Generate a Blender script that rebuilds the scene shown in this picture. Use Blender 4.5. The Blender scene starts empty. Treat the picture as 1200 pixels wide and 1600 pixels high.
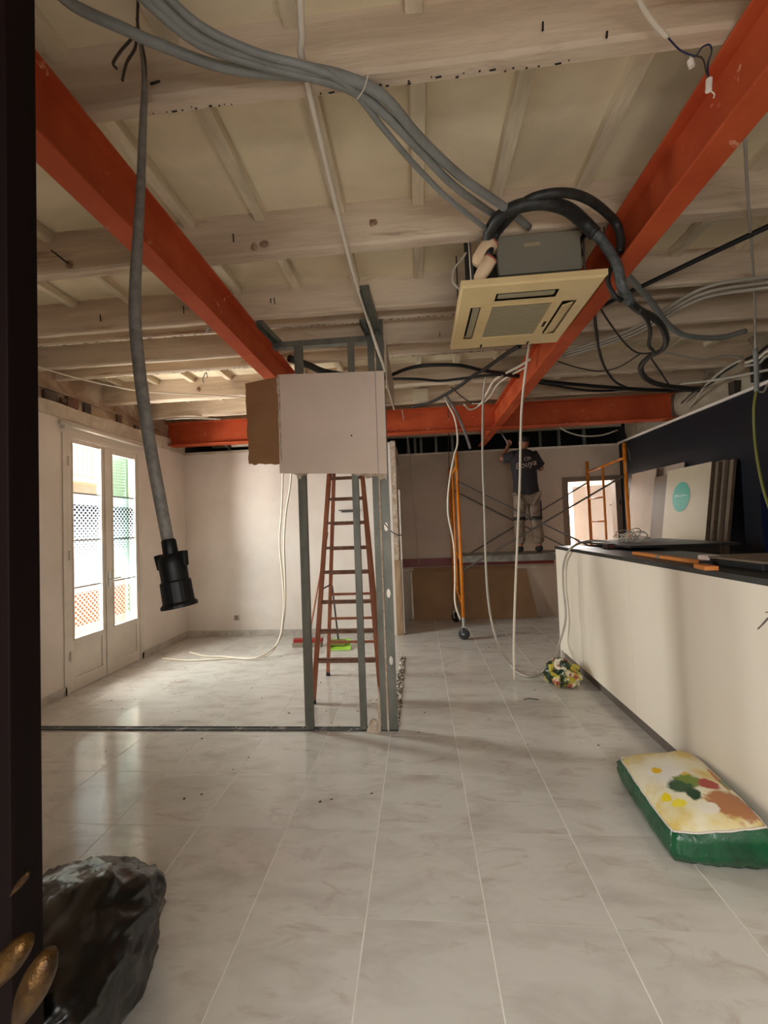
import bpy, bmesh, math, random
from mathutils import Vector, Matrix, noise
R = math.radians
rnd = random.Random(7)
scene = bpy.context.scene
COL = scene.collection

# ---------------------------------------------------------------- camera
H = 1.466                       # eye height, metres
FPX = 648.0                     # focal length in pixels of the 1200x1600 frame
yaw, pitch, roll = R(4.65), R(1.94), R(-2.13)
_F = Vector((-math.sin(yaw)*math.cos(pitch), math.cos(yaw)*math.cos(pitch), math.sin(pitch)))
_R0 = Vector((math.cos(yaw), math.sin(yaw), 0)); _U0 = _R0.cross(_F)
_R = math.cos(roll)*_R0 + math.sin(roll)*_U0
_U = -math.sin(roll)*_R0 + math.cos(roll)*_U0
cam_data = bpy.data.cameras.new('camera'); cam = bpy.data.objects.new('camera', cam_data); COL.objects.link(cam)
cam_data.sensor_fit = 'VERTICAL'; cam_data.sensor_height = 36; cam_data.sensor_width = 27
cam_data.lens = FPX/1600*36; cam_data.clip_start = 0.05; cam_data.clip_end = 100
cam.matrix_world = Matrix(((_R.x, _U.x, -_F.x, 0), (_R.y, _U.y, -_F.y, 0), (_R.z, _U.z, -_F.z, H), (0, 0, 0, 1)))
scene.camera = cam

def at(px, py, Y=None, X=None, Z=None):
    """world point seen at a photo pixel, at a known real depth / plane"""
    d = _F*FPX + _R*(px-600) - _U*(py-800)
    if Y is not None: t = Y/d.y
    elif X is not None: t = X/d.x
    else: t = (Z-H)/d.z
    return Vector((0, 0, H)) + d*t

# ---------------------------------------------------------------- world, lights, exposure
w = bpy.data.worlds.new('world'); scene.world = w; w.use_nodes = True
bg = w.node_tree.nodes['Background']; bg.inputs[0].default_value = (0.95, 0.96, 0.97, 1); bg.inputs[1].default_value = 1.0
def area(name, loc, direction, sx, sy, power, color):
    l = bpy.data.lights.new(name, 'AREA'); l.shape = 'RECTANGLE'; l.size = sx; l.size_y = sy; l.energy = power; l.color = color
    o = bpy.data.objects.new(name, l); COL.objects.link(o); o.location = loc
    o.rotation_euler = Vector(direction).to_track_quat('-Z', 'Y').to_euler()
    return o
area('daylight_balcony', (-4.3, 3.95, 1.75), (1, 0.10, -0.15), 1.45, 2.2, 560, (1.0, 0.955, 0.90))
area('daylight_entrance', (0.1, -0.95, 1.55), (0.0, .85, -1), 1.7, 1.1, 42, (1.0, 0.97, 0.92))
area('daylight_back_room', (2.7, 8.2, 2.35), (0, -0.2, -1), 1.2, 1.2, 190, (1.0, 0.95, 0.92))
sun = bpy.data.lights.new('sun', 'SUN'); sun.energy = 4.0; sun.angle = R(1); sun.color = (1, .95, .86)
so = bpy.data.objects.new('sun', sun); COL.objects.link(so); so.rotation_euler = Vector((-1, -.25, -.9)).to_track_quat('-Z', 'Y').to_euler()
scene.view_settings.view_transform = 'Standard'; scene.view_settings.look = 'None'
scene.view_settings.exposure = 0.42; scene.view_settings.gamma = 1; scene.view_settings.use_curve_mapping = False

# ---------------------------------------------------------------- materials
def srgb(c):
    return tuple(((v/255)/12.92 if v/255 <= .04045 else ((v/255+.055)/1.055)**2.4) for v in c) + (1,)
class NT:
    def __init__(s, name):
        s.m = bpy.data.materials.new(name); s.m.use_nodes = True; s.t = s.m.node_tree
        s.b = s.t.nodes['Principled BSDF']; s.out = s.t.nodes['Material Output']
    def n(s, typ, **kw):
        x = s.t.nodes.new('ShaderNode'+typ)
        for k, v in kw.items(): setattr(x, k, v)
        return x
    def l(s, a, b): s.t.links.new(a, b)
    def coord(s, kind='Object', scale=(1, 1, 1), rand=False, loc=None):
        tc = s.n('TexCoord'); mp = s.n('Mapping'); mp.inputs['Scale'].default_value = scale
        s.l(tc.outputs[kind], mp.inputs['Vector'])
        if loc: mp.inputs['Location'].default_value = loc
        if rand:
            oi = s.n('ObjectInfo'); mu = s.n('Math', operation='MULTIPLY'); mu.inputs[1].default_value = 37.0
            s.l(oi.outputs['Random'], mu.inputs[0]); s.l(mu.outputs[0], mp.inputs['Location'])
        return mp.outputs[0]
    def noise(s, vec, scale, detail=4, rough=.55, dist=0):
        x = s.n('TexNoise'); x.inputs['Scale'].default_value = scale; x.inputs['Detail'].default_value = detail
        x.inputs['Roughness'].default_value = rough; x.inputs['Distortion'].default_value = dist
        s.l(vec, x.inputs['Vector']); return x.outputs['Fac']
    def ramp(s, fac, a, b):
        x = s.n('MapRange'); x.inputs[1].default_value = a; x.inputs[2].default_value = b; s.l(fac, x.inputs[0]); return x.outputs[0]
    def mix(s, fac, a, b):
        x = s.n('Mix', data_type='RGBA')
        if isinstance(fac, float): x.inputs[0].default_value = fac
        else: s.l(fac, x.inputs[0])
        for v, i in ((a, 6), (b, 7)):
            if isinstance(v, tuple): x.inputs[i].default_value = v
            else: s.l(v, x.inputs[i])
        return x.outputs[2]
    def bump(s, h, strength=.3, dist=.01):
        x = s.n('Bump'); x.inputs['Strength'].default_value = strength; x.inputs['Distance'].default_value = dist
        s.l(h, x.inputs['Height']); s.l(x.outputs[0], s.b.inputs['Normal'])
    def base(s, c):
        if isinstance(c, tuple): s.b.inputs['Base Color'].default_value = c
        else: s.l(c, s.b.inputs['Base Color'])
def mat(name, c, rough=.6, metal=0., c2=None, sc=6, lo=.4, hi=.65, stretch=(1, 1, 1), bump=0, bsc=40, spec=.5, spots=None, spot_lo=.62, spot_hi=.68, spot_sc=5, rand=False, coat=0):
    n = NT(name); v = n.coord(scale=stretch, rand=rand); col = srgb(c)
    if c2: col = n.mix(n.ramp(n.noise(v, sc, 6, .6, .3), lo, hi), srgb(c), srgb(c2))
    if spots: col = n.mix(n.ramp(n.noise(v, spot_sc, 8, .65, .5), spot_lo, spot_hi), col, srgb(spots))
    n.base(col); n.b.inputs['Roughness'].default_value = rough; n.b.inputs['Metallic'].default_value = metal
    n.b.inputs['Specular IOR Level'].default_value = spec
    if coat: n.b.inputs['Coat Weight'].default_value = coat
    if bump: n.bump(n.noise(v, bsc, 5, .6), bump)
    return n.m

# marble-look floor tile
n = NT('floor_tile'); v2 = n.coord('Object', rand=True); v = n.coord(rand=True, scale=(1, 2.4, 1))
mp_ = n.n('Mapping'); mp_.inputs['Rotation'].default_value = (0, 0, R(28)); n.l(v, mp_.inputs['Vector']); v = mp_.outputs[0]
c = n.mix(n.ramp(n.noise(v, 2.6, 7, .6, .5), .46, .72), srgb((206, 202, 194)), srgb((184, 178, 169)))
c = n.mix(n.ramp(n.noise(v, 4.5, 8, .66, .8), .54, .76), c, srgb((174, 158, 149)))
n.base(c); rr = n.ramp(n.noise(v2, 9, 5, .6), .3, .8)
mr = n.n('MapRange'); mr.inputs[3].default_value = .10; mr.inputs[4].default_value = .24; n.l(rr, mr.inputs[0]); n.l(mr.outputs[0], n.b.inputs['Roughness'])
n.b.inputs['Specular IOR Level'].default_value = .55; n.bump(n.noise(v2, 3, 3), .05, .02); M_TILE = n.m
M_GROUT = mat('grout', (244, 240, 232), .9, c2=(226, 218, 208), sc=3)
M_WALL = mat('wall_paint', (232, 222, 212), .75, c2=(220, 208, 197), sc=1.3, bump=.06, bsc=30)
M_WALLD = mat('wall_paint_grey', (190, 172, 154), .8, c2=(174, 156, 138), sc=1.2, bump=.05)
M_NAVY = mat('navy_paint', (15, 20, 32), .5, c2=(11, 15, 25), sc=2, spots=(120, 122, 120), spot_lo=.76, spot_hi=.8, spot_sc=4)
M_CEIL = mat('ceiling_paint', (236, 220, 188), .85, c2=(218, 202, 170), sc=2.2, bump=.1, bsc=18, rand=True)
M_JOIST = mat('joist_paint', (220, 200, 176), .8, c2=(184, 162, 138), sc=3.5, stretch=(.25, 2, 2), bump=.35, bsc=26, spots=(140, 104, 80), spot_lo=.57, spot_hi=.68, spot_sc=2.6, rand=True)
M_RIB = mat('rib_paint', (228, 212, 184), .8, c2=(196, 180, 154), sc=5, stretch=(2, .3, 2), bump=.4, bsc=30, rand=True)
M_PLASTER = mat('old_plaster', (190, 166, 142), .95, c2=(150, 122, 100), sc=3.5, bump=.9, bsc=12, spots=(206, 190, 170), spot_lo=.52, spot_hi=.62, spot_sc=2.6)
M_STONE = mat('rubble_masonry', (170, 156, 134), .95, c2=(150, 134, 114), sc=6, bump=1.0, bsc=14, spots=(112, 94, 76), spot_lo=.6, spot_hi=.68, spot_sc=5)
M_BRICK = mat('old_brick', (128, 88, 70), .95, c2=(96, 80, 72), sc=9, bump=.6, rand=True)
M_KNOT = mat('rusty_knot', (128, 92, 72), .9, c2=(168, 136, 112), sc=30, bump=.6)
M_RECESS = mat('recess_shade', (82, 72, 66), .95, c2=(110, 98, 88), sc=14, bump=.6)  # dark grey puts the shade of masonry recesses into the colour
M_EDGE = mat('plaster_edge', (214, 203, 186), .9, c2=(186, 170, 150), sc=5, bump=.5, bsc=25)
M_SKIRT = mat('skirting_tile', (196, 188, 178), .35, c2=(168, 158, 148), sc=9, rand=True)
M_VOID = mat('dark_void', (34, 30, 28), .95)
M_RED = mat('red_oxide_paint', (196, 90, 52), .6, c2=(178, 74, 42), sc=3, bump=.12, bsc=30, spec=.15, spots=(226, 160, 130), spot_lo=.64, spot_hi=.69, spot_sc=11)
M_GALV = mat('galvanised_steel', (126, 124, 114), .5, .4, c2=(104, 104, 96), sc=9, stretch=(1, 1, .4))
M_GYP = mat('plasterboard_face', (230, 208, 192), .8, c2=(220, 198, 182), sc=1.5)
M_BROWNP = mat('torn_brown_paper', (160, 118, 82), .9, c2=(146, 104, 70), sc=3)
M_GYPCORE = mat('gypsum_core', (206, 190, 172), .95, c2=(170, 146, 122), sc=20, bump=.6)
M_LADDER = mat('ladder_red_brown', (178, 110, 76), .55, c2=(156, 88, 60), sc=6, stretch=(2, 2, .5), spots=(196, 168, 146), spot_lo=.7, spot_hi=.74, spot_sc=11)
M_TREAD = mat('worn_tread', (142, 104, 84), .75, c2=(112, 76, 60), sc=14, spots=(190, 178, 166), spot_lo=.62, spot_hi=.7, spot_sc=12)
M_RUBBER = mat('black_rubber', (26, 26, 28), .6)
M_ORANGE = mat('scaffold_orange', (220, 128, 26), .45, c2=(196, 104, 18), sc=9, spots=(120, 90, 60), spot_lo=.68, spot_hi=.74, spot_sc=14)
M_STEEL = mat('brace_steel', (112, 104, 98), .5, .6)
M_ZINC = mat('zinc_plate', (176, 176, 170), .4, .7)
M_PLANK = mat('platform_aluminium', (140, 136, 126), .55, .35, c2=(110, 104, 96), sc=8)
M_COUNTER = mat('counter_laminate', (243, 233, 216), .32, c2=(239, 227, 209), sc=.8)
M_TOP = mat('black_worktop', (52, 51, 48), .42, c2=(38, 39, 38), sc=5, spots=(96, 90, 82), spot_lo=.6, spot_hi=.75, spot_sc=3)
M_KICK = mat('kick_board', (104, 94, 86), .55)
M_DKBROWN = mat('dark_brown_board', (60, 48, 38), .6)
M_BOARD = mat('melamine_cream', (206, 192, 166), .5, c2=(198, 184, 158), sc=3)
M_BOARDG = mat('melamine_grey', (138, 122, 104), .6)
M_BOARDE = mat('board_edge_brown', (106, 86, 66), .7, c2=(84, 66, 50), sc=20)
M_BOARDS = mat('melamine_brown_grey', (120, 104, 86), .6)
M_TEAL = mat('teal_sticker', (70, 172, 152), .4)
M_PALE = mat('pale_print', (190, 225, 210), .5)
M_CARD = mat('brown_hardboard', (146, 112, 78), .8, c2=(132, 100, 70), sc=2)
M_STRIPE = mat('red_dado', (110, 38, 26), .5)
M_CREAM = mat('yellowed_plastic', (228, 202, 150), .42, c2=(220, 192, 140), sc=3)
M_GRILLE = mat('grille_grey', (158, 146, 118), .6)
M_SLOT = mat('slot_dark', (30, 28, 24), .7)
M_TIN = mat('casing_tin', (142, 138, 124), .5, .35)
M_FOAM = mat('black_foam', (36, 40, 38), .8)
M_PINK = mat('insulation_cream', (226, 196, 160), .85)
M_PINKE = mat('insulation_rim', (176, 96, 80), .9)
M_HOSE = mat('black_insulation', (28, 28, 28), .5, c2=(48, 48, 46), sc=20, bump=.3)
M_TAPE = mat('grey_tape_insulation', (92, 96, 96), .5, c2=(60, 62, 62), sc=24, bump=.3)
M_CABG = mat('grey_cable', (176, 168, 154), .5)
M_COND = mat('grey_conduit', (138, 138, 134), .5, c2=(122, 122, 118), sc=8, bump=.3, bsc=120)
M_CABW = mat('white_cable', (220, 208, 190), .5)
M_CABB = mat('black_cable', (22, 22, 24), .5)
M_CABGR = mat('green_yellow_wire', (128, 128, 60), .5)
M_BLUE = mat('blue_plastic', (14, 26, 66), .4)
M_CABD = mat('dusty_cable', (122, 116, 108), .6, c2=(98, 92, 86), sc=30)
M_PLUG = mat('black_plastic', (9, 9, 10), .5, spec=.3)
M_DOORD = mat('dark_varnished_door', (15, 4, 3), .7, c2=(9, 3, 2), sc=5, stretch=(4, 4, .4), spec=.1)
M_BRASS = mat('aged_brass', (104, 74, 34), .42, .8, c2=(44, 28, 14), sc=14, bump=.5)
M_BIN = NT('black_bin_liner'); M_BIN.base(srgb((14, 15, 15))); M_BIN.b.inputs['Roughness'].default_value = .24; M_BIN.b.inputs['Specular IOR Level'].default_value = .7
_v = M_BIN.coord(); M_BIN.bump(M_BIN.noise(_v, 5, 3, .5, .6), .6, .03); M_BIN = M_BIN.m
M_FRAME = mat('white_door_paint', (226, 216, 204), .5, c2=(214, 203, 190), sc=3)
M_SHUT = mat('green_shutter', (104, 140, 120), .5)
M_OUT = mat('facade_pale', (240, 232, 214), .9, c2=(230, 216, 190), sc=1)
M_OUTO = mat('facade_ochre', (226, 176, 110), .9)
M_OUTR = mat('facade_orange', (226, 150, 100), .9)
M_IRON = mat('railing_iron', (186, 184, 178), .6)
M_SKIN = mat('skin', (150, 98, 72), .6)
M_SHIRT = mat('shirt_dark', (44, 38, 40), .85, c2=(42, 38, 42), sc=8, bump=.4, bsc=14)
M_TROUS = mat('work_trousers', (138, 118, 100), .9, c2=(102, 84, 70), sc=11, bump=.5, bsc=16)
M_DARK = mat('knee_pad_black', (28, 26, 26), .8)
M_HAIR = mat('dark_hair', (26, 20, 18), .8)
M_LIME = mat('lime_plastic', (170, 220, 80), .4)
M_REDP = mat('red_plastic', (150, 40, 34), .4)
M_BRISTLE = mat('bristles', (130, 126, 60), .9)
M_SILVER = mat('chrome', (200, 200, 198), .25, .9)
M_DOORB = mat('grey_brown_frame', (116, 100, 84), .7)
M_WOOD = mat('raw_wood', (176, 150, 118), .85, c2=(140, 106, 78), sc=7, stretch=(2, 2, .25), bump=.4)
M_LEVEL = mat('orange_level', (214, 132, 58), .5)
M_GLUE = mat('mortar', (206, 198, 186), .95, c2=(90, 78, 66), sc=26, lo=.45, hi=.55, bump=1)

# glass with printed frosted film on its lower part
def glass(name, film):
    n = NT(name); t = n.t; t.nodes.remove(n.b)
    tr = n.n('BsdfTransparent'); gl = n.n('BsdfGlossy'); gl.inputs['Roughness'].default_value = .03
    mx = n.n('MixShader'); mx.inputs[0].default_value = .06
    if film:
        v = n.coord(); sep = n.n('SeparateXYZ'); n.l(v, sep.inputs[0])
        tl = n.n('BsdfTranslucent'); df = n.n('BsdfDiffuse')
        # dot grid: cells in y,z with diagonal offset
        def cell(out, s, off=0.):
            a = n.n('Math', operation='MULTIPLY_ADD'); a.inputs[1].default_value = s; a.inputs[2].default_value = off; n.l(out, a.inputs[0])
            f = n.n('Math', operation='FRACT'); n.l(a.outputs[0], f.inputs[0])
            q = n.n('Math', operation='SUBTRACT'); q.inputs[1].default_value = .5; n.l(f.outputs[0], q.inputs[0])
            p = n.n('Math', operation='POWER'); p.inputs[1].default_value = 2; n.l(q.outputs[0], p.inputs[0]); return p.outputs[0]
        def dist(o1, o2):
            ad = n.n('Math', operation='ADD'); n.l(cell(sep.outputs['Y'], 19, o1), ad.inputs[0]); n.l(cell(sep.outputs['Z'], 19, o2), ad.inputs[1])
            sq = n.n('Math', operation='SQRT'); n.l(ad.outputs[0], sq.inputs[0]); return sq.outputs[0]
        mn = n.n('Math', operation='MINIMUM'); n.l(dist(0., 0.), mn.inputs[0]); n.l(dist(.5, .5), mn.inputs[1])
        # radius shrinks downward
        rad = n.n('MapRange'); rad.inputs[1].default_value = 1.30; rad.inputs[2].default_value = 1.84; rad.inputs[3].default_value = .08; rad.inputs[4].default_value = .29
        n.l(sep.outputs['Z'], rad.inputs[0])
        lt = n.n('Math', operation='LESS_THAN'); n.l(mn.outputs[0], lt.inputs[0]); n.l(rad.outputs[0], lt.inputs[1])
        b1 = n.n('Math', operation='LESS_THAN'); n.l(sep.outputs['Z'], b1.inputs[0]); b1.inputs[1].default_value = 1.79
        b2 = n.n('Math', operation='GREATER_THAN'); n.l(sep.outputs['Z'], b2.inputs[0]); b2.inputs[1].default_value = 1.31
        m1 = n.n('Math', operation='MULTIPLY'); n.l(b1.outputs[0], m1.inputs[0]); n.l(b2.outputs[0], m1.inputs[1])
        m2 = n.n('Math', operation='MULTIPLY'); n.l(m1.outputs[0], m2.inputs[0]); n.l(lt.outputs[0], m2.inputs[1])
        tl.inputs[0].default_value = srgb((226, 240, 242)); df.inputs[0].default_value = srgb((70, 88, 120)); tr.inputs[0].default_value = (.74, .80, .82, 1)
        fm = n.n('MixShader'); fm.inputs[0].default_value = .03; n.l(tr.outputs[0], fm.inputs[1]); n.l(tl.outputs[0], fm.inputs[2])
        dm = n.n('MixShader'); n.l(m2.outputs[0], dm.inputs[0]); n.l(fm.outputs[0], dm.inputs[1]); n.l(df.outputs[0], dm.inputs[2])
        l1_ = n.n('Math', operation='LESS_THAN'); n.l(mn.outputs[0], l1_.inputs[0]); l1_.inputs[1].default_value = .24
        l2_ = n.n('Math', operation='LESS_THAN'); n.l(sep.outputs['Z'], l2_.inputs[0]); l2_.inputs[1].default_value = .92
        l3_ = n.n('Math', operation='GREATER_THAN'); n.l(sep.outputs['Z'], l3_.inputs[0]); l3_.inputs[1].default_value = .60
        l4_ = n.n('Math', operation='MULTIPLY'); n.l(l1_.outputs[0], l4_.inputs[0]); n.l(l2_.outputs[0], l4_.inputs[1])
        l5_ = n.n('Math', operation='MULTIPLY'); n.l(l4_.outputs[0], l5_.inputs[0]); n.l(l3_.outputs[0], l5_.inputs[1])
        t2_ = n.n('BsdfTransparent'); t2_.inputs[0].default_value = (.62, .48, .38, 1); d2_ = n.n('MixShader'); n.l(l5_.outputs[0], d2_.inputs[0]); n.l(dm.outputs[0], d2_.inputs[1]); n.l(t2_.outputs[0], d2_.inputs[2])
        n.l(d2_.outputs[0], mx.inputs[1])
    else: n.l(tr.outputs[0], mx.inputs[1])
    n.l(gl.outputs[0], mx.inputs[2]); n.l(mx.outputs[0], n.out.inputs[0]); return n.m
M_GLASS = glass('clear_glass', False); M_FILM = glass('frosted_glass_film', True)

# ---------------------------------------------------------------- mesh helpers
class MB:
    def __init__(s): s.v = []; s.f = []; s.mi = []
    def add(s, vs, fs, m=0):
        o = len(s.v); s.v += [tuple(p) for p in vs]; s.f += [tuple(i+o for i in f) for f in fs]; s.mi += [m]*len(fs); return s
    def box(s, x0, x1, y0, y1, z0, z1, m=0):
        return s.add([(x0,y0,z0),(x1,y0,z0),(x1,y1,z0),(x0,y1,z0),(x0,y0,z1),(x1,y0,z1),(x1,y1,z1),(x0,y1,z1)],
                     [(0,3,2,1),(4,5,6,7),(0,1,5,4),(1,2,6,5),(2,3,7,6),(3,0,4,7)], m)
    def bar(s, a, b, wd, ht, up=(0, 0, 1), m=0):
        a, b = Vector(a), Vector(b); d = (b-a).normalized(); u = Vector(up)
        if abs(d.dot(u)) > .98: u = Vector((0, 1, 0))
        x = d.cross(u).normalized()*wd/2; y = x.cross(d).normalized()*ht/2
        return s.add([a-x-y, a+x-y, a+x+y, a-x+y, b-x-y, b+x-y, b+x+y, b-x+y],
                     [(0,1,2,3),(7,6,5,4),(0,4,5,1),(1,5,6,2),(2,6,7,3),(3,7,4,0)], m)
    def cyl(s, a, b, r, r2=None, seg=12, m=0):
        a, b = Vector(a), Vector(b); r2 = r if r2 is None else r2; d = (b-a).normalized()
        u = Vector((0, 0, 1)) if abs(d.z) < .9 else Vector((1, 0, 0)); x = d.cross(u).normalized(); y = d.cross(x)
        vs = []
        for p, q in ((a, r), (b, r2)):
            for i in range(seg):
                t = 2*math.pi*i/seg; vs.append(p+x*math.cos(t)*q+y*math.sin(t)*q)
        fs = [(i, (i+1) % seg, seg+(i+1) % seg, seg+i) for i in range(seg)] + [tuple(range(seg))[::-1], tuple(range(seg, 2*seg))]
        return s.add(vs, fs, m)
    def lathe(s, a, d, prof, seg=20, m=0):
        a = Vector(a); d = Vector(d).normalized(); u = Vector((0, 0, 1)) if abs(d.z) < .9 else Vector((1, 0, 0)); x = d.cross(u).normalized(); y = d.cross(x)
        vs = []
        for h, r in prof:
            for i in range(seg):
                t = 2*math.pi*i/seg; vs.append(a+d*h+x*math.cos(t)*r+y*math.sin(t)*r)
        fs = []
        for k in range(len(prof)-1):
            for i in range(seg): fs.append((k*seg+i, k*seg+(i+1) % seg, (k+1)*seg+(i+1) % seg, (k+1)*seg+i))
        fs += [tuple(range(seg))[::-1], tuple(range((len(prof)-1)*seg, len(prof)*seg))]
        return s.add(vs, fs, m)
    def build(s, name, mats, parent=None, bevel=0, smooth=False):
        me = bpy.data.meshes.new(name); o0 = ORG.get(rootname(parent), Vector((0, 0, 0))) if parent else Vector((0, 0, 0))
        me.from_pydata([Vector(p)-o0 for p in s.v], [], s.f)
        bm = bmesh.new(); bm.from_mesh(me)
        for f, i in zip(bm.faces, s.mi): f.material_index = i; f.smooth = smooth
        if bevel:
            es = [e for e in bm.edges if len(e.link_faces) == 2 and e.calc_face_angle(0) > .6]
            bmesh.ops.bevel(bm, geom=es, offset=bevel, segments=2, affect='EDGES', profile=.6)
        bmesh.ops.recalc_face_normals(bm, faces=bm.faces); bm.to_mesh(me); bm.free()
        for m in (mats if isinstance(mats, (list, tuple)) else [mats]): me.materials.append(m)
        o = bpy.data.objects.new(name, me); COL.objects.link(o)
        if parent: o.parent = parent
        return o
ORG = {}
def rootname(o):
    while o.parent: o = o.parent
    return o.name
def tag(o, label=None, cat=None, group=None, kind=None):
    if label: o['label'] = label
    if cat: o['category'] = cat
    if group: o['group'] = group
    if kind: o['kind'] = kind
    return o
def thing(name, label, cat, loc=(0, 0, 0), group=None):
    o = bpy.data.objects.new(name, None); COL.objects.link(o); o.location = loc; o.empty_display_size = .1
    ORG[o.name] = Vector(loc); return tag(o, label, cat, group)
def shell(name):
    o = bpy.data.objects.new(name, None); COL.objects.link(o); o['kind'] = 'structure'; return o
def struct(name, mb, m, **k):
    o = mb.build(name, m, **k); o['kind'] = 'structure'; return o
def dup(o, parent=None, mv=(0, 0, 0), root=True):
    c = o.copy(); COL.objects.link(c); c.parent = parent
    if root: c.location = Vector(o.location)+Vector(mv); ORG[c.name] = ORG.get(o.name, Vector())+Vector(mv)
    for ch in list(o.children): dup(ch, c, root=False)
    return c
def spline(pts, k=6):
    P = [Vector(p) for p in pts]
    if len(P) < 3: return P
    out = []; Q = [2*P[0]-P[1]]+P+[2*P[-1]-P[-2]]
    for i in range(1, len(Q)-2):
        a, b, c, d = Q[i-1:i+3]
        for j in range(k):
            t = j/k
            out.append(.5*((2*b)+(c-a)*t+(2*a-5*b+4*c-d)*t*t+(3*b-a-3*c+d)*t**3))
    return out+[P[-1]]
def tube(name, pts, r, m, parent=None, k=6, res=3, smooth=True, radii=None):
    """swept round tube built as a mesh"""
    o0 = ORG.get(rootname(parent), Vector()) if parent else Vector()
    S = [p-o0 for p in (spline(pts, k) if smooth else [Vector(p) for p in pts])]
    seg = 4+2*res; n_ = len(S); vs = []; prev = None
    for i, p in enumerate(S):
        d = (S[min(i+1, n_-1)]-S[max(i-1, 0)]).normalized()
        if prev is None: prev = d.orthogonal().normalized()
        x = (prev-d*prev.dot(d)); x = x.normalized() if x.length > 1e-6 else d.orthogonal().normalized(); prev = x; y = d.cross(x); q = r
        if radii:
            f = i/(n_-1)*(len(radii)-1); a = int(min(f, len(radii)-2)); q = r*(radii[a]+(radii[a+1]-radii[a])*(f-a))
        for t in range(seg):
            an = 2*math.pi*t/seg; vs.append(p+x*math.cos(an)*q+y*math.sin(an)*q)
    fs = [(i*seg+t, i*seg+(t+1) % seg, (i+1)*seg+(t+1) % seg, (i+1)*seg+t) for i in range(n_-1) for t in range(seg)]+[tuple(range(seg))[::-1], tuple(range((n_-1)*seg, n_*seg))]
    me = bpy.data.meshes.new(name); me.from_pydata(vs, [], fs); me.materials.append(m)
    for p in me.polygons: p.use_smooth = len(p.vertices) == 4
    o = bpy.data.objects.new(name, me); COL.objects.link(o)
    if parent: o.parent = parent
    return o
def cable(name, label, pts, r, m, cat='cable', **k):
    top = 2.885-r                                             # ceiling cables hang below the joists
    eye = Vector((0, 0, H)); pts = [eye+(p-eye)*((top-H)/(p.z-H)) if p.z > top and p.y > 1.5 and 'conduits' not in label and 'three sweeping' not in label else p for p in pts]
    return tag(tube(name, pts, r, m, **k), label, cat)

# ---------------------------------------------------------------- ROOM
XL, XR, YB, YR, ZC = -3.32, 3.11, 5.69, 6.6, 3.12
XM = -.27                                      # end of the left back wall
TS = .45                                       # floor tiles
floor = struct('floor', MB().box(XL-.3, XR+.3, -1.6, 9.3, -.12, -.0012), M_GROUT)
tm = MB().box(-.2228, .2228, -.2242, .2242, -.01, 0)
t0 = tm.build('tile', M_TILE, floor, bevel=.0006)
first = True
i0, j0 = -5, -7
for i in range(-5, 11):
    for j in range(-8, 10):
        cx, cy = -1.154+i*TS+TS/2, 2.49+j*TS+TS/2
        if cy > YR+.1 or cy < -1.4 or cx > XR+.2: continue
        o = t0 if first else t0.copy()
        if not first: COL.objects.link(o)
        first = False; o.parent = floor; o.location = (cx, cy, 0)

def wallbox(name, m, x0, x1, y0, y1, z0, z1, **k): return struct(name, MB().box(x0, x1, y0, y1, z0, z1), m, **k)
DY0, DY1, DZ = 3.66, 4.70, 2.44
wl = MB(); wl.box(XL-.13, XL, -1.4, DY0, 0, 2.60); wl.box(XL-.13, XL, DY1, YB+.12, 0, 2.60); wl.box(XL-.13, XL, DY0, DY1, DZ, 2.60)
wall_left = struct('wall_left', wl, M_WALL)
# jagged plaster edge, then bare masonry with brick ends and shade-coloured recess blocks above it
def jag(name, y0, y1, zb, zt0, zt1, x0, x1, m, amp=.03, axis='y'):
    mb = MB(); N = 60; vs = []
    for i in range(N+1):
        f = i/N; y = y0+(y1-y0)*f; zt = zt0+(zt1-zt0)*f+amp*(noise.noise(Vector((y*3.1, 1.7, zb)))+.5*noise.noise(Vector((y*13, 4, 0))))
        for x, z in ((x0, zb), (x1, zb), (x1, zt), (x0, zt)):
            vs.append((x, y, z) if axis == 'y' else (y, x, z))
    fs = [(4*i+a, 4*i+(a+1) % 4, 4*i+4+(a+1) % 4, 4*i+4+a) for i in range(N) for a in range(4)]+[(0, 1, 2, 3), (4*N+3, 4*N+2, 4*N+1, 4*N)]
    mb.add(vs, fs); return mb.build(name, m, None)
tag(jag('trim_1', -1.4, YB, 2.598, 2.66, 2.76, XL-.10, XL+.015, M_EDGE, .02), kind='structure')
def rough_wall(name, m, x, y0, y1, z0, z1, amp, nx, nz, axis='x', seed=0):
    mb = MB(); vs = []; 
    for a in range(nx+1):
        for b in range(nz+1):
            y = y0+(y1-y0)*a/nx; z = z0+(z1-z0)*b/nz
            d = amp*(noise.fractal(Vector((y*2.3+seed, z*4.1, seed)), .8, 2.1, 4))
            vs.append((x+d, y, z) if axis == 'x' else (y, x+d, z))
    fs = [(a*(nz+1)+b, (a+1)*(nz+1)+b, (a+1)*(nz+1)+b+1, a*(nz+1)+b+1) for a in range(nx) for b in range(nz)]
    mb.add(vs, fs); return mb.build(name, m, wall_left if axis == 'x' and x < 0 else None, smooth=True)
rough_wall('masonry_band', M_PLASTER, XL-.045, -1.4, YB, 2.58, 3.16, .035, 90, 10)
for k, (px, py, hh, ww) in enumerate([(78, 622, .12, .10), (112, 630, .10, .09), (135, 640, .12, .06), (185, 656, .12, .05), (213, 668, .05, .05), (98, 626, .05, .04), (237, 678, .07, .05)]):
    p = at(px, py, X=XL-.03)
    b = MB().box(XL-.12, XL-.012, p.y-ww/2*1.4, p.y+ww/2*1.4, p.z-hh/2, p.z+hh/2).build('brick', M_BRICK if k % 2 else M_RECESS, wall_left, bevel=.004)  # alternate blocks carry painted recess shade, the others brick colour
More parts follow.
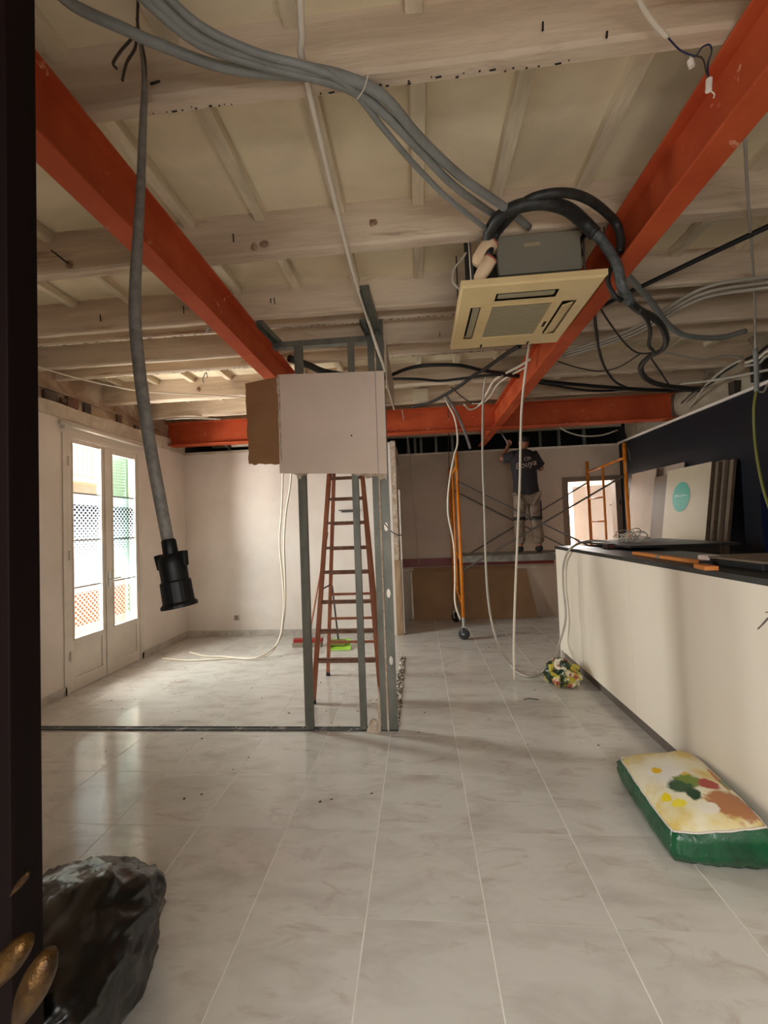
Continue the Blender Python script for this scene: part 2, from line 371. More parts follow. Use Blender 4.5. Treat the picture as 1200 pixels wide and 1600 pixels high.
# ledge line in the plaster
tag(jag('trim_2', -1.4, 5.2, 2.84, 2.862, 2.85, XL-.08, XL-.005, M_PLASTER, .012), kind='structure')

wb = MB(); wb.box(XL-.25, XM, YB, YB+.12, 0, 2.585); wb.box(XM-.10, XM, YB+.12, YR, 0, 2.585)
struct('wall_back', wb, M_WALL)
struct('trim_3', MB().box(XL, XM, YB-.018, YB+.10, 2.585, 2.62), M_EDGE)
DX0, DX1, DZ2 = 2.31, 3.03, 2.05
wr = MB(); wr.box(XM-.1, DX0, YR, YR+.12, 0, 2.57); wr.box(DX1, XR+.25, YR, YR+.12, 0, 2.57); wr.box(DX0, DX1, YR, YR+.12, DZ2, 2.57)
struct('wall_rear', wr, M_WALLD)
struct('trim_4', MB().box(XM, XR, YR-.02, YR+.12, 2.57, 2.60), M_EDGE)
struct('trim_5', MB().box(XM, 2.05, YR-.022, YR, .80, .93), M_STRIPE)
struct('trim_6', MB().box(XM, 2.05, YR-.026, YR, .745, .765), M_EDGE)
wall_right = struct('wall_right', MB().box(XR, XR+.25, -1.4, YR+.12, 0, 2.59), M_NAVY)
struct('trim_7', MB().box(XR-.018, XR+.06, -1.4, YR, 2.588, 2.615), M_WALL)
rw = rough_wall('masonry_band', M_STONE, XR+.10, -1.4, YR, 2.58, 3.16, .07, 90, 12, seed=5); rw.parent = wall_right
MB().box(XR-.005, XR+.2, 3.92, 4.05, 2.66, 2.84).build('service_opening', M_VOID, wall_right)
MB().box(XR+.02, XR+.2, 4.28, 4.36, 2.60, 2.76).build('recess', M_DKBROWN, wall_right)
# front wall with the entrance opening behind the camera
wf = MB(); wf.box(XL-.25, -.9, -1.6, -1.4, 0, ZC); wf.box(1.1, XR+.25, -1.6, -1.4, 0, ZC); wf.box(-.9, 1.1, -1.6, -1.4, 2.2, ZC)
struct('wall_front', wf, M_WALL)
# cavity above/behind the rear walls
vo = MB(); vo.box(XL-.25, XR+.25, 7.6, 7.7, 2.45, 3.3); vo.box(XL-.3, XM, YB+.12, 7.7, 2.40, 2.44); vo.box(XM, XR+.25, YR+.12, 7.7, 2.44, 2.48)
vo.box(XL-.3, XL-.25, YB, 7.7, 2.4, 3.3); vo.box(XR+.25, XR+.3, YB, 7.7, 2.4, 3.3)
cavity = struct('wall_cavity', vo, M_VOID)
# bright back room seen through door_2
br = MB(); br.box(1.2, 4.4, 9.0, 9.1, 0, 2.6); br.box(1.1, 1.2, 6.72, 9.1, 0, 2.6); br.box(4.4, 4.5, 6.72, 9.1, 0, 2.6); br.box(1.1, 4.5, 6.72, 9.1, 2.5, 2.56)
struct('wall_back_room', br, M_WALL)
# outer light-tight skin for the roof
struct('roof_slab', MB().box(XL-.35, XR+.35, -1.6, 7.8, 3.16, 3.3), M_VOID)

# ---- ceiling: infill panels, ribs and joists as pieces
ceiling = shell('ceiling')
JO = [(-1.0, 2.905, .07), (-.25, 2.905, .07), (.5, 2.905, .06), (1.26, 2.905, .06), (2.05, 2.905, .075), (2.68, 2.905, .055), (2.99, 2.99, .045), (3.22, 2.90, .05), (3.62, 2.965, .05), (4.2, 2.895, .075), (4.85, 2.90, .07), (5.5, 2.93, .07), (6.15, 2.93, .07), (6.9, 2.93, .07)]
def joist(y, zb, wd):
    mb = MB(); N = 64; vs = []; x0, x1 = XL-.2, XR+.2
    for i in range(N+1):
        x = x0+(x1-x0)*i/N; e = .006*noise.noise(Vector((x*2.2, y, 0))); g = .006*noise.noise(Vector((x*3, y*2, 5)))+.004*noise.noise(Vector((x*17, y*2, 9)))
        zt = 3.15
        vs += [(x, y+e, zt), (x, y+e, zb+.012+g), (x, y+.010+e, zb+g), (x, y+wd-.008+e, zb+g*.7), (x, y+wd+e, zb+.01+g), (x, y+wd+e, zt)]
    fs = [(6*i+a, 6*i+a+1, 6*i+7+a, 6*i+6+a) for i in range(N) for a in range(5)]+[(0, 1, 2, 3, 4, 5), tuple(6*N+5-a for a in range(6))]
    return mb.add(vs, fs).build('joist', M_JOIST, ceiling)
for a in JO: joist(*a)
ribm = MB(); 
ribm.add([(-.034, 0, 0), (-.028, 0, -.045), (.03, 0, -.045), (.034, 0, 0), (-.034, 1, 0), (-.026, 1, -.042), (.028, 1, -.047), (.034, 1, 0)], [(0, 1, 5, 4), (1, 2, 6, 5), (2, 3, 7, 6), (0, 3, 2, 1), (4, 5, 6, 7)])
rib0 = ribm.build('rib', M_RIB, ceiling); pan0 = MB().box(-.2, .2, 0, 1, 0, .02).build('ceiling_panel', M_CEIL, ceiling)
fr = fp = True
for b in range(len(JO)-1):
    ya, yb = JO[b][0]+JO[b][2], JO[b+1][0]
    for k in range(-6, 12):
        x = -1.145+.4*k+rnd.uniform(-.012, .012)
        if x < XL+.02 or x > XR+.1: continue
        if yb-ya > .2:
            o = rib0 if fr else rib0.copy()
            if not fr: COL.objects.link(o)
            fr = False; o.parent = ceiling; o.location = (x, ya-.002, ZC); o.scale = (1, yb-ya+.004, 1); o.rotation_euler = (0, 0, 0)
        o = pan0 if fp else pan0.copy()
        if not fp: COL.objects.link(o)
        fp = False; o.parent = ceiling; o.location = (-1.145+.4*k+.2, ya-.01, ZC+rnd.uniform(-.006, .006)); o.scale = (1, yb-ya+.02, 1)
MB().box(XL-.25, XR+.25, -1.6, 7.7, 3.142, 3.16).build('boarding', M_CEIL, ceiling)

wh = MB(); r_ = random.Random(11)
for xa_, xb_, n_ in ((-.95, -.15, 26), (-.1, .55, 16)):
    for q in range(n_):
        x = xa_+(xb_-xa_)*(q+r_.random())/n_; l_ = r_.choice((.004, .007, .012, .022)); y_ = 1.305+r_.uniform(-.008, .004)
        wh.add([(x, y_, 2.9035), (x+l_, y_-.002, 2.9035), (x+l_*1.1, y_+.004, 2.9035), (x+l_*.3, y_+.006, 2.9035), (x+l_*.5, y_+.002, 2.906)], [(0, 1, 2, 3), (0, 4, 1), (1, 4, 2), (2, 4, 3), (3, 4, 0)])
for y0_, z_, xs_ in ((3.012, 2.9885, (XL, -1.2)), (3.012, 2.9885, (-1.0, .3)), (3.645, 2.9635, (XL+.5, -1.2)), (3.645, 2.9635, (-.2, 1.0))):
    for q in range(34):
        x = xs_[0]+(xs_[1]-xs_[0])*(q+r_.random())/34; l_ = r_.choice((.008, .012, .02, .035)); y_ = y0_+r_.uniform(-.006, .006)
        wh.add([(x, y_, z_), (x+l_, y_-.002, z_), (x+l_*1.1, y_+.005, z_), (x+l_*.3, y_+.008, z_), (x+l_*.5, y_+.002, z_+.003)], [(0, 1, 2, 3), (0, 4, 1), (1, 4, 2), (2, 4, 3), (3, 4, 0)])
wh.build('worm_holes', M_SLOT, ceiling)['kind'] = 'stuff'

for px_, py_, Y_, w_, h_ in ((158, 497, 2.68, .004, .045), (288, 484, 2.68, .004, .05), (366, 372, 2.05, .004, .04), (430, 470, 2.68, .004, .04), (424, 470, 2.68, .004, .03), (243, 130, 1.26, .035, .006), (850, 42, 1.26, .002, .022), (950, 55, 1.26, .002, .016), (945, 365, 2.05, .006, .06), (688, 523, 3.22, .004, .04)):
    p_ = at(px_, py_, Y=Y_-.008); MB().bar(p_-Vector((w_/2 if w_ > h_ else .004, 0, h_/2 if h_ > w_ else 0)), p_+Vector((w_/2 if w_ > h_ else -.004, -.004, h_/2 if h_ > w_ else 0)), .005, .005).build('nail', M_SLOT, ceiling)
for px_, py_, Y_ in ((107, 412, 2.05), (582, 347, 2.05), (412, 380, 2.05), (396, 385, 2.05), (310, 608, 4.2), (387, 608, 4.2), (310, 622, 4.85), (870, 560, 4.2)):
    p_ = at(px_, py_, Y=Y_-.006); mbk = MB(); rk = random.Random(int(px_)); rad_ = .02+.012*rk.random()
    mbk.add([p_+Vector((0, -.005, 0))]+[p_+Vector((math.cos(a_*.7)*rad_*rk.uniform(.7, 1.2), .004, math.sin(a_*.7)*rad_*rk.uniform(.7, 1.3))) for a_ in range(9)], [(0, q+1, (q+1) % 9+1) for q in range(9)])
    mbk.build('knot', M_KNOT, ceiling)
# bent nail with its rust patch on the second joist
p_ = at(95, 400, Y=2.04); q_ = at(107, 412, Y=2.03); MB().bar(p_+Vector((-.01, -.05, .0)), q_, .006, .006).build('nail', M_SLOT, ceiling)

# ---- skirting tiles
bl = shell('baseboard_left'); bb = shell('baseboard_back')
y = -1.3
while y < YB:
    y2 = min(y+.45, YB)
    for a, b in ([(y, y2)] if (y2 <= DY0 or y >= DY1) else [(y, DY0)] if y < DY0 else [(DY1, y2)] if y2 > DY1 else []):
        if b-a > .02: MB().box(XL, XL+.012, a+.001, b-.001, 0, .082).build('skirting_tile', M_SKIRT, bl, bevel=.002)
    y += .45
x = XL+.012
while x < XM-.02:
    x2 = min(x+.45, XM); MB().box(x+.001, x2-.001, YB-.012, YB, 0, .082).build('skirting_tile', M_SKIRT, bb, bevel=.002); x += .45

# ---- door_1: glazed double balcony door in the left wall
d1 = shell('door_1')
f = MB(); e = .035; X0, X1 = XL-.03, XL+.012
f.box(X0, X1, DY0-e, DY0+.025, 0, DZ+.03); f.box(X0, X1, DY1-.025, DY1+e, 0, DZ+.03); f.box(X0, X1, DY0+.025, DY1-.025, DZ-.01, DZ+.03)
f.build('door_frame', M_FRAME, d1, bevel=.004)
def leaf(y0, y1, g0, g1, gz0, gz1):
    xa, xb = XL-.035, XL+.002
    s = MB(); s.box(xa, xb, y0, g0, .01, DZ-.012); s.box(xa, xb, g1, y1, .01, DZ-.012)
    s.box(xa, xb, g0, g1, gz1, DZ-.012); s.box(xa, xb, g0, g1, gz0-.06, gz0); s.box(xa, xb, g0, g1, .01, .13)
    lf = s.build('door_leaf', M_FRAME, d1, bevel=.003)
    MB().box(xa+.01, xb-.012, g0, g1, .13, gz0-.06).build('kick_panel', M_FRAME, lf)
    zs = [gz0, .98, 1.437, 1.90, gz1]
    for a, b in zip(zs, zs[1:]):
        MB().box(xa+.012, xa+.018, g0, g1, a, b).build('pane', M_FILM if b <= 1.95 else M_GLASS, lf)
    for z in zs[1:-1]: MB().box(xa+.006, xb-.008, g0, g1, z-.006, z+.006).build('glazing_bar', M_STEEL, lf)
    gb = MB()
    gb.box(xb, xb+.006, g0-.012, g0, gz0-.012, gz1+.012); gb.box(xb, xb+.006, g1, g1+.012, gz0-.012, gz1+.012); gb.box(xb, xb+.006, g0, g1, gz0-.012, gz0)
    gb.build('glazing_bead', M_FRAME, lf)
    return lf
l1 = leaf(DY0+.027, 4.165, 3.745, 4.10, .50, 2.385)
l2 = leaf(4.17, DY1-.027, 4.27, 4.625, .50, 2.36)
MB().box(XL+.002, XL+.014, 4.15, 4.185, .02, DZ-.02).build('meeting_strip', M_FRAME, d1, bevel=.003)
hb = MB(); hb.box(XL+.014, XL+.022, 4.175, 4.20, .93, 1.09); hb.cyl((XL+.02, 4.187, 1.01), (XL+.055, 4.187, 1.01), .009); hb.cyl((XL+.055, 4.18, 1.01), (XL+.055, 4.30, 1.015), .008)
hb.build('door_handle', M_SILVER, d1)
for z in (.35, 1.3, 2.2):
    MB().cyl((XL+.018, DY0+.026, z-.045), (XL+.018, DY0+.026, z+.045), .009).build('hinge', M_FRAME, d1)
struct('window_sill', MB().box(XL-.18, XL+.008, DY0, DY1, -.02, .0125), M_SKIRT)
# rail above the balcony door
t = thing('curtain_rail', 'white round rail mounted on the wall above the glazed double door', 'rail', (XL+.05, 4.2, 2.53))
MB().cyl((XL+.05, 3.56, 2.545), (XL+.05, 4.90, 2.53), .022, seg=14).build('rail', M_FRAME, t, smooth=True)
for yy in (3.62, 4.84): MB().box(XL, XL+.05, yy-.012, yy+.012, 2.50, 2.55).build('bracket', M_FRAME, t)

# exterior seen through it
t = thing('louvred_shutter', 'green louvred shutter folded open outside the right glass leaf', 'shutter', (-3.53, 4.58, .1))
s = MB(); 
SA, SB = Vector((-3.475, 4.72, 0)), Vector((-3.56, 4.43, 0))
def sb(a, b, z0, z1, th=.035, nm='frame_rail', m=M_SHUT):
    p, q = SA.lerp(SB, a), SA.lerp(SB, b); return MB().bar((p.x, p.y, (z0+z1)/2), (q.x, q.y, (z0+z1)/2), th, z1-z0).build(nm, m, t)
sb(0, .12, .05, 2.44); sb(.88, 1, .05, 2.44); sb(.12, .88, 2.36, 2.44); sb(.12, .88, .05, .15); sb(.12, .88, 1.2, 1.28)
z = 1.32
while z < 2.34:
    p, q = SA.lerp(SB, .12), SA.lerp(SB, .88)
    MB().bar((p.x, p.y, z), (q.x, q.y, z), .008, .030, up=(.35, 0, 1)).build('slat', M_SHUT, t); z += .034
t = thing('facing_building', 'sunlit pale house across the street seen through the door glass', 'building', (-10, 7.5, -3))
MB().box(-10.3, -10, -6, 30, -4, 5.6).build('wall', M_OUT, t)
for z0, z1, m in ((1.9, 2.15, M_OUTO), (2.45, 2.6, M_OUTO), (-1.5, 1.2, M_OUTR)): MB().box(-10, -9.85, -6, 30, z0, z1).build('cornice', m, t)
MB().box(-10, -9.2, 6, 16, 3.0, 3.12).build('balcony_slab', M_OUT, t)
rr_ = MB(); rr_.bar((-9.25, 6, 3.95), (-9.25, 16, 3.95), .04, .04)
rr_.build('hand_rail', M_IRON, t)
for k in range(60): MB().bar((-9.25, 6+k*.165, 3.1), (-9.25, 6+k*.165, 3.95), .018, .018).build('baluster', M_IRON, t)
struct('street_ground', MB().box(-40, -3.7, -20, 40, -4.2, -4), M_OUT)
# balcony floor and railing outside the door
bx = thing('balcony', 'pale balcony floor outside the glazed door', 'balcony', (-3.9, 4.2, -.1))
MB().box(-4.5, -3.57, 3.2, 5.3, -.14, -.02).build('floor_slab', M_OUT, bx)

# ---- door_2 opening in the rear wall, brown frame, white door beyond
d2 = shell('door_2')
fr2 = MB(); fr2.box(DX0-.075, DX0+.012, YR-.02, YR+.13, 0, DZ2+.06); fr2.box(DX1-.012, DX1+.065, YR-.02, YR+.13, 0, DZ2+.06); fr2.box(DX0, DX1, YR-.02, YR+.13, DZ2, DZ2+.06)
fr2.build('door_frame', M_DOORB, d2, bevel=.004)
lv = MB().box(3.0, 3.04, YR+.1, YR+.11, 1, 1.1); 
lf2 = MB().bar((2.72, 7.52, 1.02), (3.44, 7.25, 1.02), .04, 2.02).build('door_leaf', M_WALL, d2)
hm = MB(); hp = Vector((3.33, 7.27, 1.68)); hm.bar(hp+Vector((.02, -.02, -.08)), hp+Vector((.02, -.02, .08)), .035, .01); hm.cyl(hp+Vector((.02, -.02, 0)), hp+Vector((.01, -.07, 0)), .01); hm.cyl(hp+Vector((.01, -.07, 0)), hp+Vector((-.12, -.03, 0)), .009)
hm.build('handle', M_SILVER, lf2)
MB().box(2.345, 2.36, YR+.13, YR+.2, 1.18, 1.30).build('strike_plate', M_STEEL, d2)
MB().box(3.06, 3.075, YR-.05, YR-.02, 1.66, 1.72).build('latch', M_RUBBER, d2)

# ---- studs in the dark gap above the rear wall
for x in (-.12, .0, .1, .35, .62, 1.72, 2.05, 2.35, 2.75):
    s = MB(); s.box(x-.02, x+.02, 6.95, 6.955, 2.48, 3.13); s.box(x-.02, x-.016, 6.955, 7.0, 2.48, 3.13)
    s.build('stud', M_GALV, cavity)
for x in (-2.75, -2.3, -1.9):
    MB().box(x-.02, x+.02, 5.9, 5.94, 2.44, 3.13).build('stud', M_GALV, cavity)

# ================================================================ STEEL BEAMS
ZB = H+1.195
def ibeam_y(label, xa, xb, web_x, y0, y1, ht):
    t = thing('steel_beam', label, 'beam', ((xa+xb)/2, (y0+y1)/2, ZB))
    MB().box(xa, xb, y0, y1, ZB, ZB+.012).build('bottom_flange', M_RED, t, bevel=.002)
    MB().box(web_x-.004, web_x+.004, y0, y1, ZB+.012, ZB+ht-.012).build('web', M_RED, t)
    MB().box(xa, xb, y0, y1, ZB+ht-.012, ZB+ht).build('top_flange', M_RED, t, bevel=.002)
    return t
ibeam_y('red steel beam running overhead on the left past the hanging plug', -1.164, -1.066, -1.115, -1.3, 5.28, .245)
ibeam_y('red steel beam running overhead on the right behind the air conditioner', .985, 1.09, 1.037, -1.3, 6.58, .235)
t = thing('steel_beam', 'red steel crossbeam spanning the far end of the room wall to wall', 'beam', (0, 5.34, ZB))
XA, XB_ = XL-.02, XR+.06
MB().box(XA, XB_, 5.28, 5.44, ZB-.012, ZB).build('bottom_flange', M_RED, t, bevel=.002)
MB().box(XA, XB_, 5.355, 5.365, ZB, ZB+.285).build('web', M_RED, t)
MB().box(XA, XB_, 5.28, 5.44, ZB+.285, ZB+.297).build('top_flange', M_RED, t, bevel=.002)

# ================================================================ STUD PARTITION REMNANT
def cstud(name, p0, p1, wd, dp, parent, label=None, holes=(), m=M_GALV, th=.002):
    """vertical C profile: web faces -y"""
    x0, y0, z0 = p0; z1 = p1; mb = MB()
    if holes:
        zs = z0
        for hz in holes:
            mb.box(x0, x0+wd, y0, y0+th, zs, hz-.05)
            # plate round an oval hole
            N = 16; cx = x0+wd/2; inner = [(cx+math.cos(2*math.pi*i/N)*.014, hz+math.sin(2*math.pi*i/N)*.032) for i in range(N)]
            outer = []
            for i in range(N):
                c, s_ = math.cos(2*math.pi*i/N), math.sin(2*math.pi*i/N); k = min((wd/2)/max(abs(c), 1e-6), .05/max(abs(s_), 1e-6)); outer.append((cx+c*k, hz+s_*k))
            corners = [(x0+wd, hz+.05), (x0, hz+.05), (x0, hz-.05), (x0+wd, hz-.05)]
            vs = [(a, y0, b) for a, b in inner]+[(a, y0, b) for a, b in outer]+[(a, y0, b) for a, b in corners]
            fs = [(i, (i+1) % N, N+(i+1) % N, N+i) for i in range(N)]
            for ci, q in ((0, 1), (1, 5), (2, 9), (3, 13)):
                for dq in (0, 1, 2): fs.append((N+(q+dq-(1 if False else 0)) % N, N+(q+dq+1) % N, 2*N+ci)) if dq < 2 else None
            mb.add(vs, fs); zs = hz+.05
        mb.box(x0, x0+wd, y0, y0+th, zs, z1)
    else: mb.box(x0, x0+wd, y0, y0+th, z0, z1)
    mb.box(x0, x0+th, y0+th, y0+dp, z0, z1); mb.box(x0+wd-th, x0+wd, y0+th, y0+dp, z0, z1)
    mb.box(x0+th, x0+.008, y0+dp-th, y0+dp, z0, z1); mb.box(x0+wd-.008, x0+wd-th, y0+dp-th, y0+dp, z0, z1)
    # pressed grooves
    if not holes:
        mb.box(x0+wd*.3, x0+wd*.36, y0-.002, y0, z0, z1); mb.box(x0+wd*.64, x0+wd*.7, y0-.002, y0, z0, z1)
    return mb.build(name, m, parent)
t = thing('stud_framework', 'galvanised stud frame of a stripped partition in front of the ladder', 'frame', (-.55, 3.03, 0))
cstud('stud', (-.875, 3.0, .004), 2.845, .058, .045, t)
cstud('stud', (-.472, 3.0, .004), 2.845, .046, .045, t)
cstud('stud', (-.322, 3.0, .004), 2.845, .045, .045, t)
cstud('stud', (-.262, 3.0, .004), 3.02, .058, .045, t, holes=(.50, .98, 1.46))
MB().box(-.277, -.264, 2.998, 3.04, .003, 1.90).build('board_edge', M_GYPCORE, t)
rl = MB(); rl.box(-1.04, -.24, 2.994, 3.05, 2.83, 2.875); rl.build('top_rail', M_GALV, t)
def chan(a, b, wd=.05, ht=.04, nm='ceiling_track'):
    a, b = Vector(a), Vector(b); d = (b-a).normalized(); x = d.cross(Vector((0, 0, 1))).normalized(); m = MB()
    m.bar(a, b, wd, .003); 
    for s_ in (-1, 1): m.bar(a+x*s_*wd/2-Vector((0, 0, ht/2)), b+x*s_*wd/2-Vector((0, 0, ht/2)), .003, ht)
    return m.build(nm, M_GALV, t)
chan((-.265, 2.42, 2.91), (-.232, 3.3, 2.90), .055)
chan((-.33, 2.80, 2.90), (-.30, 3.02, 2.885), .04)
chan((-1.03, 2.72, 2.905), (-.99, 3.05, 2.89), .045)
sp = MB(); sp.box(-.86, -.26, 3.05, 3.052, .0, .003)
# floor track with mortar scraps
t2 = thing('floor_track', 'grey metal channel let into the floor across the left room', 'track', (-2, 3.03, 0))
ft = MB(); ft.box(XL+.02, -.20, 3.0, 3.055, .0005, .002); ft.box(XL+.02, -.20, 3.0, 3.003, .002, .011); ft.box(XL+.02, -.20, 3.052, 3.055, .002, .008)
M_TRK = mat('dirty_track', (92, 92, 90), .7, .3, c2=(160, 154, 146), sc=9, lo=.55, hi=.65)
ft.build('channel', M_TRK, t2)
def scraps(name, label, x0, x1, y0, y1, n_, smin, smax, m, z=0.002):
    r = random.Random(hash(name) % 97 if False else len(name)*7+n_); mb = MB()
    for _ in range(n_):
        cx, cy = r.uniform(x0, x1), r.uniform(y0, y1); s_ = r.uniform(smin, smax)
        vs = []
        for q in range(6):
            a = q*math.pi/3+r.uniform(-.4, .4); k = s_*r.uniform(.6, 1.2); vs.append((cx+math.cos(a)*k, cy+math.sin(a)*k*.8, z))
        vs += [(cx+r.uniform(-.3, .3)*s_, cy+r.uniform(-.3, .3)*s_, z+s_*r.uniform(.3, .7))]
        mb.add(vs, [(q, (q+1) % 6, 6) for q in range(6)]+[(5, 4, 3, 2, 1, 0)])
    o = mb.build(name, m); return tag(o, label, 'rubble', kind='stuff')
scraps('plaster_crumbs', 'white plaster crumbs scattered along the floor channel', -1.5, -.25, 2.99, 3.08, 60, .004, .015, M_EDGE, .001)
scraps('floor_grit', 'small dark chips of rubble lying about the tiled floor', -2.9, 1.3, 2.2, 5.2, 60, .004, .012, M_DKBROWN, .0003)
scraps('loose_chips', 'white plaster chips on the tiles between the ladder feet', -.85, -.35, 3.1, 3.6, 14, .006, .02, M_EDGE, .0003)
# mortar strip where the return wall stood
mb = MB(); N, K = 60, 6; vs = []
for i in range(N+1):
    for j in range(K+1):
        y = 3.07+1.6*i/N; x = -.262+.068*j/K+.006*noise.noise(Vector((y*9, j*.4, 2)))
        z = max(.0006, .010+.018*noise.noise(Vector((x*60, y*16, 1)))); z = .0006 if j in (0, K) else z; vs.append((x, y, z))
mb.add(vs, [(i*(K+1)+j, (i+1)*(K+1)+j, (i+1)*(K+1)+j+1, i*(K+1)+j+1) for i in range(N) for j in range(K)])
tag(mb.build('mortar_strip', M_GLUE), 'rough mortar strip on the floor running back from the stud frame', 'mortar')

def poly_plate(name, pts, y0, y1, m, parent=None, plane='xz'):
    """extruded polygon; pts in (x,z), from y0 to y1"""
    N = len(pts); vs = [(a, y0, b) for a, b in pts]+[(a, y1, b) for a, b in pts]
    if plane == 'yz': vs = [(y0, a, b) for a, b in pts]+[(y1, a, b) for a, b in pts]
    return MB().add(vs, [tuple(range(N)), tuple(range(N, 2*N))[::-1]]+[(i, N+i, N+(i+1) % N, (i+1) % N) for i in range(N)]).build(name, m, parent)
def torn(a, b, n_, amp, seed):
    r = random.Random(seed); a, b = Vector(a), Vector(b); d = (b-a); nn = Vector((-d.y, d.x)).normalized()
    return [tuple(a+d*(i/n_)+nn*r.uniform(-amp, amp)*(0 if i in (0, n_) else 1)) for i in range(n_)]
t = thing('plasterboard_sheet', 'pale plasterboard remnant with torn brown strip hung on the studs', 'panel', (-.6, 2.99, 2.2))
poly_plate('board', [(-1.005, 1.885), (-.21, 1.845), (-.205, 2.598), (-1.0, 2.622)], 2.984, 2.998, M_GYP, t)
poly_plate('torn_board', torn((-1.255, 2.575), (-1.24, 1.965), 14, .006, 1)+torn((-1.24, 1.965), (-1.03, 1.955), 12, .007, 2)+[(-1.0, 1.955), (-1.0, 2.61)], 2.990, 2.998, M_BROWNP, t)
poly_plate('torn_edge', torn((-1.005, 2.61), (-.998, 1.96), 24, .008, 4)+[(-.985, 1.96), (-.985, 2.61)], 2.9835, 2.99, M_GYPCORE, t)
poly_plate('screw_seam', [(-.2745, 1.85), (-.271, 1.85), (-.268, 2.6), (-.2715, 2.6)], 2.983, 2.985, M_STEEL, t)
MB().cyl((-.46, 2.981, 2.135), (-.46, 2.986, 2.135), .006, seg=10).build('screw', M_RUBBER, t)
poly_plate('broken_plaster', torn((-.90, 1.89), (-.80, 1.885), 5, .0, 5)+[(-.80, 1.885), (-.815, 1.865), (-.84, 1.86), (-.85, 1.835), (-.875, 1.84), (-.88, 1.868), (-.905, 1.875)], 2.985, 3.03, M_GYPCORE, t)
poly_plate('broken_plaster', [(-.47, 1.86), (-.212, 1.85), (-.214, 1.80), (-.235, 1.812), (-.26, 1.80), (-.275, 1.825), (-.32, 1.83), (-.36, 1.82), (-.40, 1.845), (-.43, 1.838)], 2.986, 3.03, M_GYPCORE, t)
MB().box(-1.0, -.86, 2.99, 3.03, 2.60, 2.625).build('broken_plaster', M_GYPCORE, t)
t = thing('plasterboard_strip', 'narrow brown plasterboard strip going back beside the top of the studs', 'panel', (-.22, 3.5, 2.6))
poly_plate('board', [(3.06, 2.52), (4.1, 2.62), (4.1, 2.88), (3.06, 2.86)], -.2, -.188, M_GYPCORE, t, 'yz')
t = thing('plasterboard_shard', 'broken brown plasterboard shard standing at the foot of the studs', 'shard', (-.36, 2.98, 0))
poly_plate('shard', [(-.43, .0), (-.335, .0), (-.345, .06), (-.35, .09), (-.375, .10), (-.395, .085), (-.41, .05)], 2.975, 2.988, M_GYPCORE, t)
poly_plate('torn_face', [(-.348, .0), (-.325, .0), (-.327, .12), (-.322, .26), (-.332, .33), (-.338, .22), (-.352, .17), (-.34, .11)], 2.99, 2.999, M_GYPCORE, t)

# wooden post at the end of the left back wall
t = thing('timber_post', 'rough timber post and white lining at the end of the left back wall', 'post', (-.3, 5.6, 0))
MB().box(-.40, -.34, 5.60, 5.688, 0, 2.58).build('lining_board', M_WALL, t)
MB().box(-.34, -.255, 5.585, 5.688, 0, 1.0).build('post', M_WOOD, t, bevel=.004)
MB().box(-.335, -.27, 5.59, 5.688, 1.0, 2.62).build('post', M_GYPCORE, t, bevel=.006)
MB().box(-.252, -.232, 5.60, 5.66, .02, 1.95).build('batten', M_FRAME, t)

# ================================================================ LADDER
t = thing('step_ladder', 'tall red-brown step ladder standing open behind the stud frame', 'ladder', (-.65, 3.8, 0))
FL0, FR0 = Vector((-.935, 3.47, .03)), Vector((-.372, 3.52, .03)); FLT, FRT = Vector((-.80, 3.79, 2.02)), Vector((-.50, 3.79, 2.02))
RL0, RR0 = Vector((-.954, 4.12, .03)), Vector((-.41, 4.12, .03)); RLT, RRT = Vector((-.775, 3.86, 2.0)), Vector((-.505, 3.86, 2.0))
for a, b in ((FL0, FLT), (FR0, FRT)): MB().bar(a, b, .034, .055, up=(0, 1, 0)).build('rail', M_LADDER, t, bevel=.003)
for a, b in ((RL0, RLT), (RR0, RRT)): MB().bar(a, b, .032, .034, up=(0, 1, 0)).build('leg', M_LADDER, t, bevel=.003)
for a in (FL0, FR0, RL0, RR0): MB().cyl(a+Vector((0, 0, -.029)), a+Vector((0, 0, .035)), .022, .018, seg=10).build('rubber_foot', M_RUBBER, t)
for z in (.345, .582, .826, 1.082, 1.294, 1.518, 1.737, 1.93):
    f = (z-.03)/1.99; a, b = FL0.lerp(FLT, f), FR0.lerp(FRT, f); a = a+Vector((.012, 0, 0)); b = b-Vector((.012, 0, 0))
    MB().box(a.x, b.x, a.y-.035, a.y+.05, z-.018, z+.004).build('tread', M_TREAD, t, bevel=.003)
for py in (1003, 966, 928, 895, 857, 818, 780):
    z = at(550, py, Y=4.12-.26*((1060-py)/320)).z; f = (z-.03)/1.97; a, b = RL0.lerp(RLT, f), RR0.lerp(RRT, f)
    MB().bar(a, b, .02, .022).build('rung', M_LADDER, t)
MB().box(-.815, -.485, 3.74, 3.90, 2.02, 2.045).build('top_step', M_TREAD, t, bevel=.004)
for z in (.95,):
    for X_, A, B in ((-1, FL0.lerp(FLT, .45), RL0.lerp(RLT, .45)), (1, FR0.lerp(FRT, .45), RR0.lerp(RRT, .45))): MB().bar(A, B, .006, .014).build('spreader', M_STEEL, t)

